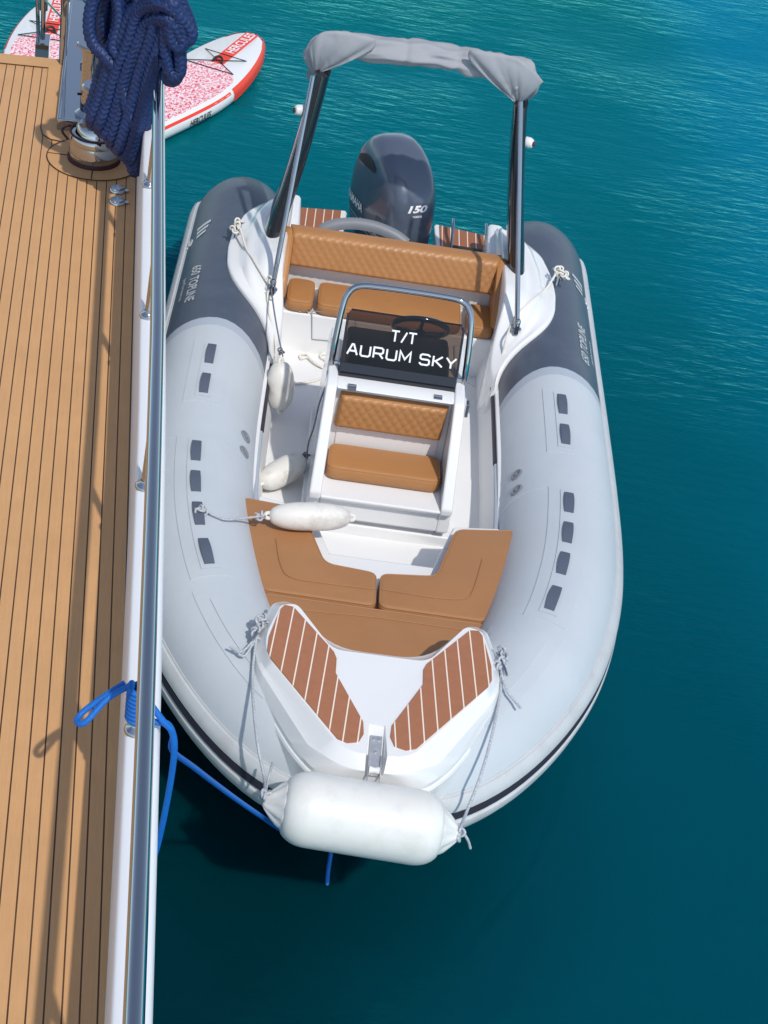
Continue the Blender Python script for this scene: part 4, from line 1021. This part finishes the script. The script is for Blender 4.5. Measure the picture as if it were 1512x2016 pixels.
rope_on(f3, [sp3+Vector((.02, 0, 0)), px(440, 1032, .76), px(465, 1040, .74), px(476, 1048, .70)], .004, CORD, "lanyard_tail")
rope_on(f3, [px(514, 1016, .765), px(508, 1012, .775), px(502, 1010, .775)], .004, CORD, "lanyard_tail")
# big bow fender
A0 = pxy(556, 1581, -.09); A1 = pxy(868, 1641, -.09)
ctr = (A0+A1)/2; ax = (A1-A0); ax.z = 0; ax.normalize(); ax = Vector((ax.x, ax.y, (A1.z-A0.z)/.62*.6)).normalized(); LL = (A1-A0).length
bf = empty("fender", ctr); tag(bf, "large white cylindrical fender hung across the bow of the inflatable boat", "fender")
m_ = MB(); prof = []
for t in np.linspace(0, 1, 50):
    e = min(t, 1-t)*LL; prof.append((0.145*(.50+.50*math.sqrt(max(0, 1-(1-min(1, e/.11))**2))), (t-.5)*LL))
m_.lathe(prof, (0, 0, 0), ax, 40); m_.build("body", FEND, bf, ang=180)
for sg in (-1, 1):
    m_ = MB(); u = ax.orthogonal().normalized(); v = ax.cross(u); rs = []
    for t in np.linspace(0, 1, 10):
        ring = []; r0 = .082*(1-t)**.8+.014; 
        for k in range(36):
            a = 2*math.pi*k/36; rr = r0*(1+.13*math.cos(9*a)*min(1, t*3)*(1-t*.5)); ring.append(ax*(sg*(LL*.5-.012+t*.085))+u*(rr*math.cos(a))+v*(rr*math.sin(a)*(.55+.45*(1-t))))
        rs.append(ring)
    m_.rings(rs); m_.build("gathered_end", FEND, bf, ang=180)
eL = ctr+ax*(-LL*.5-.07); eR = ctr+ax*(LL*.5+.07)
ropeL = [KL+Vector((.0, .0, .03)), KL+Vector((-.005, -.06, .02)), px(497, 1330, .88), px(500, 1400, .89), px(508, 1470, .87), px(520, 1530, .80), eL+Vector((0, -.01, .05)), eL]
ropeR = [KR+Vector((.0, .0, .03)), KR+Vector((0, -.05, .02)), px(985, 1365, .88), px(968, 1450, .88), px(945, 1530, .84), px(920, 1595, .76), eR+Vector((0, .01, .03)), eR]
m_ = MB(); tuft(m_, KL-ctr+Vector((0, .02, .03)), .0058, 9, .045); knot(m_, eL-ctr+Vector((0, .01, .03)), .006); m_.sweep(cat([p-ctr for p in ropeL], 8), .0062, 8)
m_.sweep(cat([p-ctr for p in (KL+Vector((-.01, -.05, .02)), px(475, 1283, .90), px(452, 1273, .90))], 6), .0055, 8); m_.sweep(cat([p-ctr for p in (KL+Vector((-.01, -.06, .02)), px(480, 1292, .89), px(462, 1276, .90))], 6), .0055, 8)
m_.sweep(cat([p-ctr for p in (eL, px(528, 1535, .80), px(537, 1500, .86))], 6), .005, 8); m_.sweep(cat([p-ctr for p in (eL, px(524, 1555, .66), px(523, 1570, .6))], 6), .005, 8)
m_.build("lanyard", CORD, bf, ang=80)
m_ = MB(); tuft(m_, KR-ctr+Vector((0, .02, .03)), .0058, 9, .045); knot(m_, eR-ctr, .006); m_.sweep(cat([p-ctr for p in ropeR], 8), .0062, 8)
m_.sweep(cat([p-ctr for p in (KR+Vector((.0, -.05, .02)), px(998, 1360, .90), px(1012, 1378, .89), px(1025, 1394, .88))], 6), .0062, 8)
m_.sweep(cat([p-ctr for p in (eR, px(908, 1636, .58), px(920, 1652, .52), px(926, 1670, .46))], 6), .0062, 8); m_.sweep(cat([p-ctr for p in (KR+Vector((.0, .02, .03)), px(984, 1290, .92), px(982, 1274, .92))], 6), .005, 8)
m_.build("lanyard", CORD, bf, ang=80)
# loose ropes
def loose(name, paths, r, material, label, cl="rope", knots=()):
    m = MB()
    for p in paths: m.sweep(cat(p, 7), r, 8)
    for k in knots: knot(m, Vector(k), r)
    return tag(m.build(name, material, ang=80), label, cl)
loose("rope", [[SL+Vector((-.01, .05, .02)), SL+Vector((.0, .0, .05)), on_deck(485, 490), on_deck(498, 510), on_deck(510, 530), on_deck(524, 552, .02), sk, on_deck(527, 578, .02), on_deck(528, 600), on_deck(531, 622), px(538, 650, .62), px(542, 675, .58), px(543, 700, .53), px(536, 740, .40), px(530, 790, .30)]], .0065, CREAM,
      "cream rope from the left stern cleat past the strut foot into the cockpit", knots=(SL+Vector((0, .03, .04)), SL+Vector((0, -.02, .04)), SL+Vector((-.02, -.05, .03)), sk+Vector((0, .02, .02)), sk+Vector((0, 0, -.03)), sk+Vector((.0, -.02, -.06))))
loose("rope", [[SR+Vector((.05, .0, .03)), SR+Vector((.0, .0, .05)), on_deck(1080, 562, .03), on_deck(1070, 572), on_deck(1055, 585), on_deck(1040, 598), on_deck(1025, 612), on_deck(1012, 628, .02), on_deck(1004, 645), px(998, 662, .76), px(991, 690, .68), px(985, 715, .60), px(978, 740, .47), px(966, 765, .30), px(952, 780, .275), px(935, 760, .275), px(915, 750, .275), px(905, 747, .30)]], .0065, CREAM,
      "cream rope from the right stern cleat past the strut foot down to the floor", knots=(SR+Vector((.01, .02, .04)), SR+Vector((.02, -.02, .04)), SR+Vector((.05, -.01, .03)), SR+Vector((0, 0, .05))))
loose("rope", [[px(580, 756, FZ+.008), px(610, 752, FZ+.008), px(640, 742, FZ+.008), px(652, 729, FZ+.01)],
               [px(640, 726, FZ+.01), px(622, 716, FZ+.02), px(605, 704, FZ+.01), px(592, 706, FZ+.01), px(592, 698, FZ+.01), px(603, 698, FZ+.01), px(612, 708, FZ+.018), px(628, 720, FZ+.01), px(646, 720, FZ+.01), px(640, 709, FZ+.01), px(632, 704, FZ+.01), px(632, 698, FZ+.01), px(645, 697, FZ+.01), px(660, 704, FZ+.01)]], .0075, CREAM,
      "small cream rope coiled in loops on the floor left of the console")

# ================================================================== PADDLE BOARDS
def camo():
    M = mat("camouflage_pad", lin(240, 214, 218), .7)
    n = M.node_tree; N = n.nodes; L = n.links; b = N["Principled BSDF"]; tc = N.new("ShaderNodeTexCoord"); prev = lin(242, 218, 220)
    for sc, col, thr in ((44, lin(236, 150, 160), .5), (56, lin(222, 78, 98), .56), (66, lin(246, 232, 232), .57)):
        mp = N.new("ShaderNodeMapping"); mp.inputs["Scale"].default_value = (1, .6, 1); mp.inputs["Location"].default_value = (sc, sc*.3, 0); L.new(tc.outputs["Object"], mp.inputs[0])
        t = N.new("ShaderNodeTexNoise"); t.inputs["Scale"].default_value = sc; t.inputs["Detail"].default_value = 2; L.new(mp.outputs[0], t.inputs["Vector"])
        g = N.new("ShaderNodeMath"); g.operation = 'GREATER_THAN'; g.inputs[1].default_value = thr; L.new(t.outputs[0], g.inputs[0])
        mx = N.new("ShaderNodeMix"); mx.data_type = 'RGBA'; L.new(g.outputs[0], mx.inputs[0])
        if isinstance(prev, tuple): mx.inputs[6].default_value = prev
        else: L.new(prev, mx.inputs[6])
        mx.inputs[7].default_value = col; prev = mx.outputs[2]
    L.new(prev, b.inputs["Base Color"]); return M
CAMO = camo()
def board(nosep, tailp, W, label, zt=.13):
    a = Vector((nosep.x, nosep.y, 0)); b = Vector((tailp.x, tailp.y, 0)); d = (a-b).normalized(); root = empty("paddle_board", b, math.atan2(-d.x, d.y)); L = (a-b).length
    tag(root, label, "paddle board", "red and white paddle boards on the water")
    HT = np.array([0, .1, .21, .33, .46, .55, .65, .74, .83, .90, .95, 1.0]); HV = np.array([.07, .12, .18, .25, .312, .325, .315, .29, .25, .205, .155, .10])
    def hw(t):
        v = sum(float(np.interp(t+k, HT, HV)) for k in (-.05, -.025, 0, .025, .05))/5
        return v*(W/.65)*math.sqrt(max(0.0, 1-max(0, (t-.95)/.05)**2))*math.sqrt(max(0.0, 1-max(0, (.03-t)/.03)**2))
    ts = list(np.linspace(0, .94, 44))+[.94+.06*math.sin(q) for q in np.linspace(0, math.pi/2, 18)][1:]
    right = [(hw(t), t*L) for t in ts]; outl = right+[(-x, y) for x, y in reversed(right[:-1])]
    def ringz(ins, z): return [Vector((math.copysign(max(0.002, abs(x)-ins), x) if abs(x) > 0 else 0, y-(ins if y > L*.9 else 0), z)) for x, y in outl]
    m = MB(); m.rings([ringz(.05, .0), ringz(.012, .02), ringz(0, .05), ringz(0, .085), ringz(.012, .112), ringz(.03, zt)]); body = m.build("body", [BWHT], root, ang=50)
    # coloured rails
    for s in (-1, 1):
        m = MB(); rows = []
        for t in [q for q in ts if q > .53]: rows.append([Vector((s*(hw(t)+.002), t*L+(.003 if t > .99 else 0), z)) for z in (.03, .05, .07, .085)]+[Vector((s*max(0, hw(t)-.010), t*L+(.002 if t > .97 else 0)-(.008 if t > .985 else 0), .1135)), Vector((s*max(0, hw(t)-.026), t*L-(.022 if t > .97 else 0), zt-.001))])
        m.rings(rows, False, False, False); m.build("rail_band", RED, root)
        m = MB(); rows = []
        for t in np.linspace(.03, .53, 14): rows.append([Vector((s*(hw(t)-.006), t*L, .104)), Vector((s*(hw(t)-.020), t*L, .1235))])
        m.rings(rows, False, False, False); m.build("rail_stripe", RED, root)
    # pad
    m = MB(); ol = []
    for t in np.linspace(.06, .69, 30): ol.append((hw(t)-.065-.20*max(0, (t-.57)/.12)**2.5, t*L))
    ol = [(max(x, .03), y) for x, y in ol]; ol = ol+[(-x, y) for x, y in reversed(ol)]
    m.prism(ol, zt-.004, zt+.005); m.build("deck_pad", CAMO, root)
    m = MB(); m.prism([(-.055, L-.98), (.055, L-.98), (.055, L-.05), (-.055, L-.05)], zt-.003, zt+.0035); st = m.build("centre_stripe", RED, root)
    put_text("HERCULES", lambda u, v: Vector((.036-v, L-.545+u, zt+.005)), .48, .076, WHT, st, bold=.02)
    m = MB(); pts = [(-.237, .929), (.187, .632), (-.184, .617), (.204, .942), (-.237, .929)]
    m.sweep([Vector((x, L-q, zt+.012)) for x, q in pts], .0042, 6)
    m.build("bungee_cord", BLK, root)
    m = MB(); m.sweep(cat([Vector((-.04, L-.80, zt+.008)), Vector((-.03, L-.765, zt+.03)), Vector((.0, L-.75, zt+.04)), Vector((.03, L-.765, zt+.03)), Vector((.04, L-.80, zt+.008))], 5), .01, 8); m.build("carry_handle", BLK, root)
    put_text("HERCULES", lambda u, v: Vector((hw((L-1.82+u)/L)+.004, L-1.82+u, .035+v)), .27, .05, BLK, root, shear=.2, bold=.02)
    return root
def dirpt(n, s, dn, ds, k): return Vector((n+dn*k, s+ds*k, 0))
nose1 = yw(-1.155, 9.30, 0); tail1 = yw(-2.25, 6.60, 0)
nA = px(506, 62, .13); cA = px(430, 124, .13); dd = (nA-cA).normalized()
nA = px(500, 65, .13); dd = (nA-px(420, 130, .13)).normalized()
board(nA+dd*.02, nA-dd*2.58, .65, "red and white paddle board floating beyond the blue rope, its nose pointing right")
c1 = px(97, 70, .13); c2 = px(118, 0, .13); d2 = (c2-c1); d2.z = 0; d2.normalize()
board(c1+d2*.84, c1-d2*1.76, .65, "red and white paddle board partly hidden behind the gate post at the top left corner")
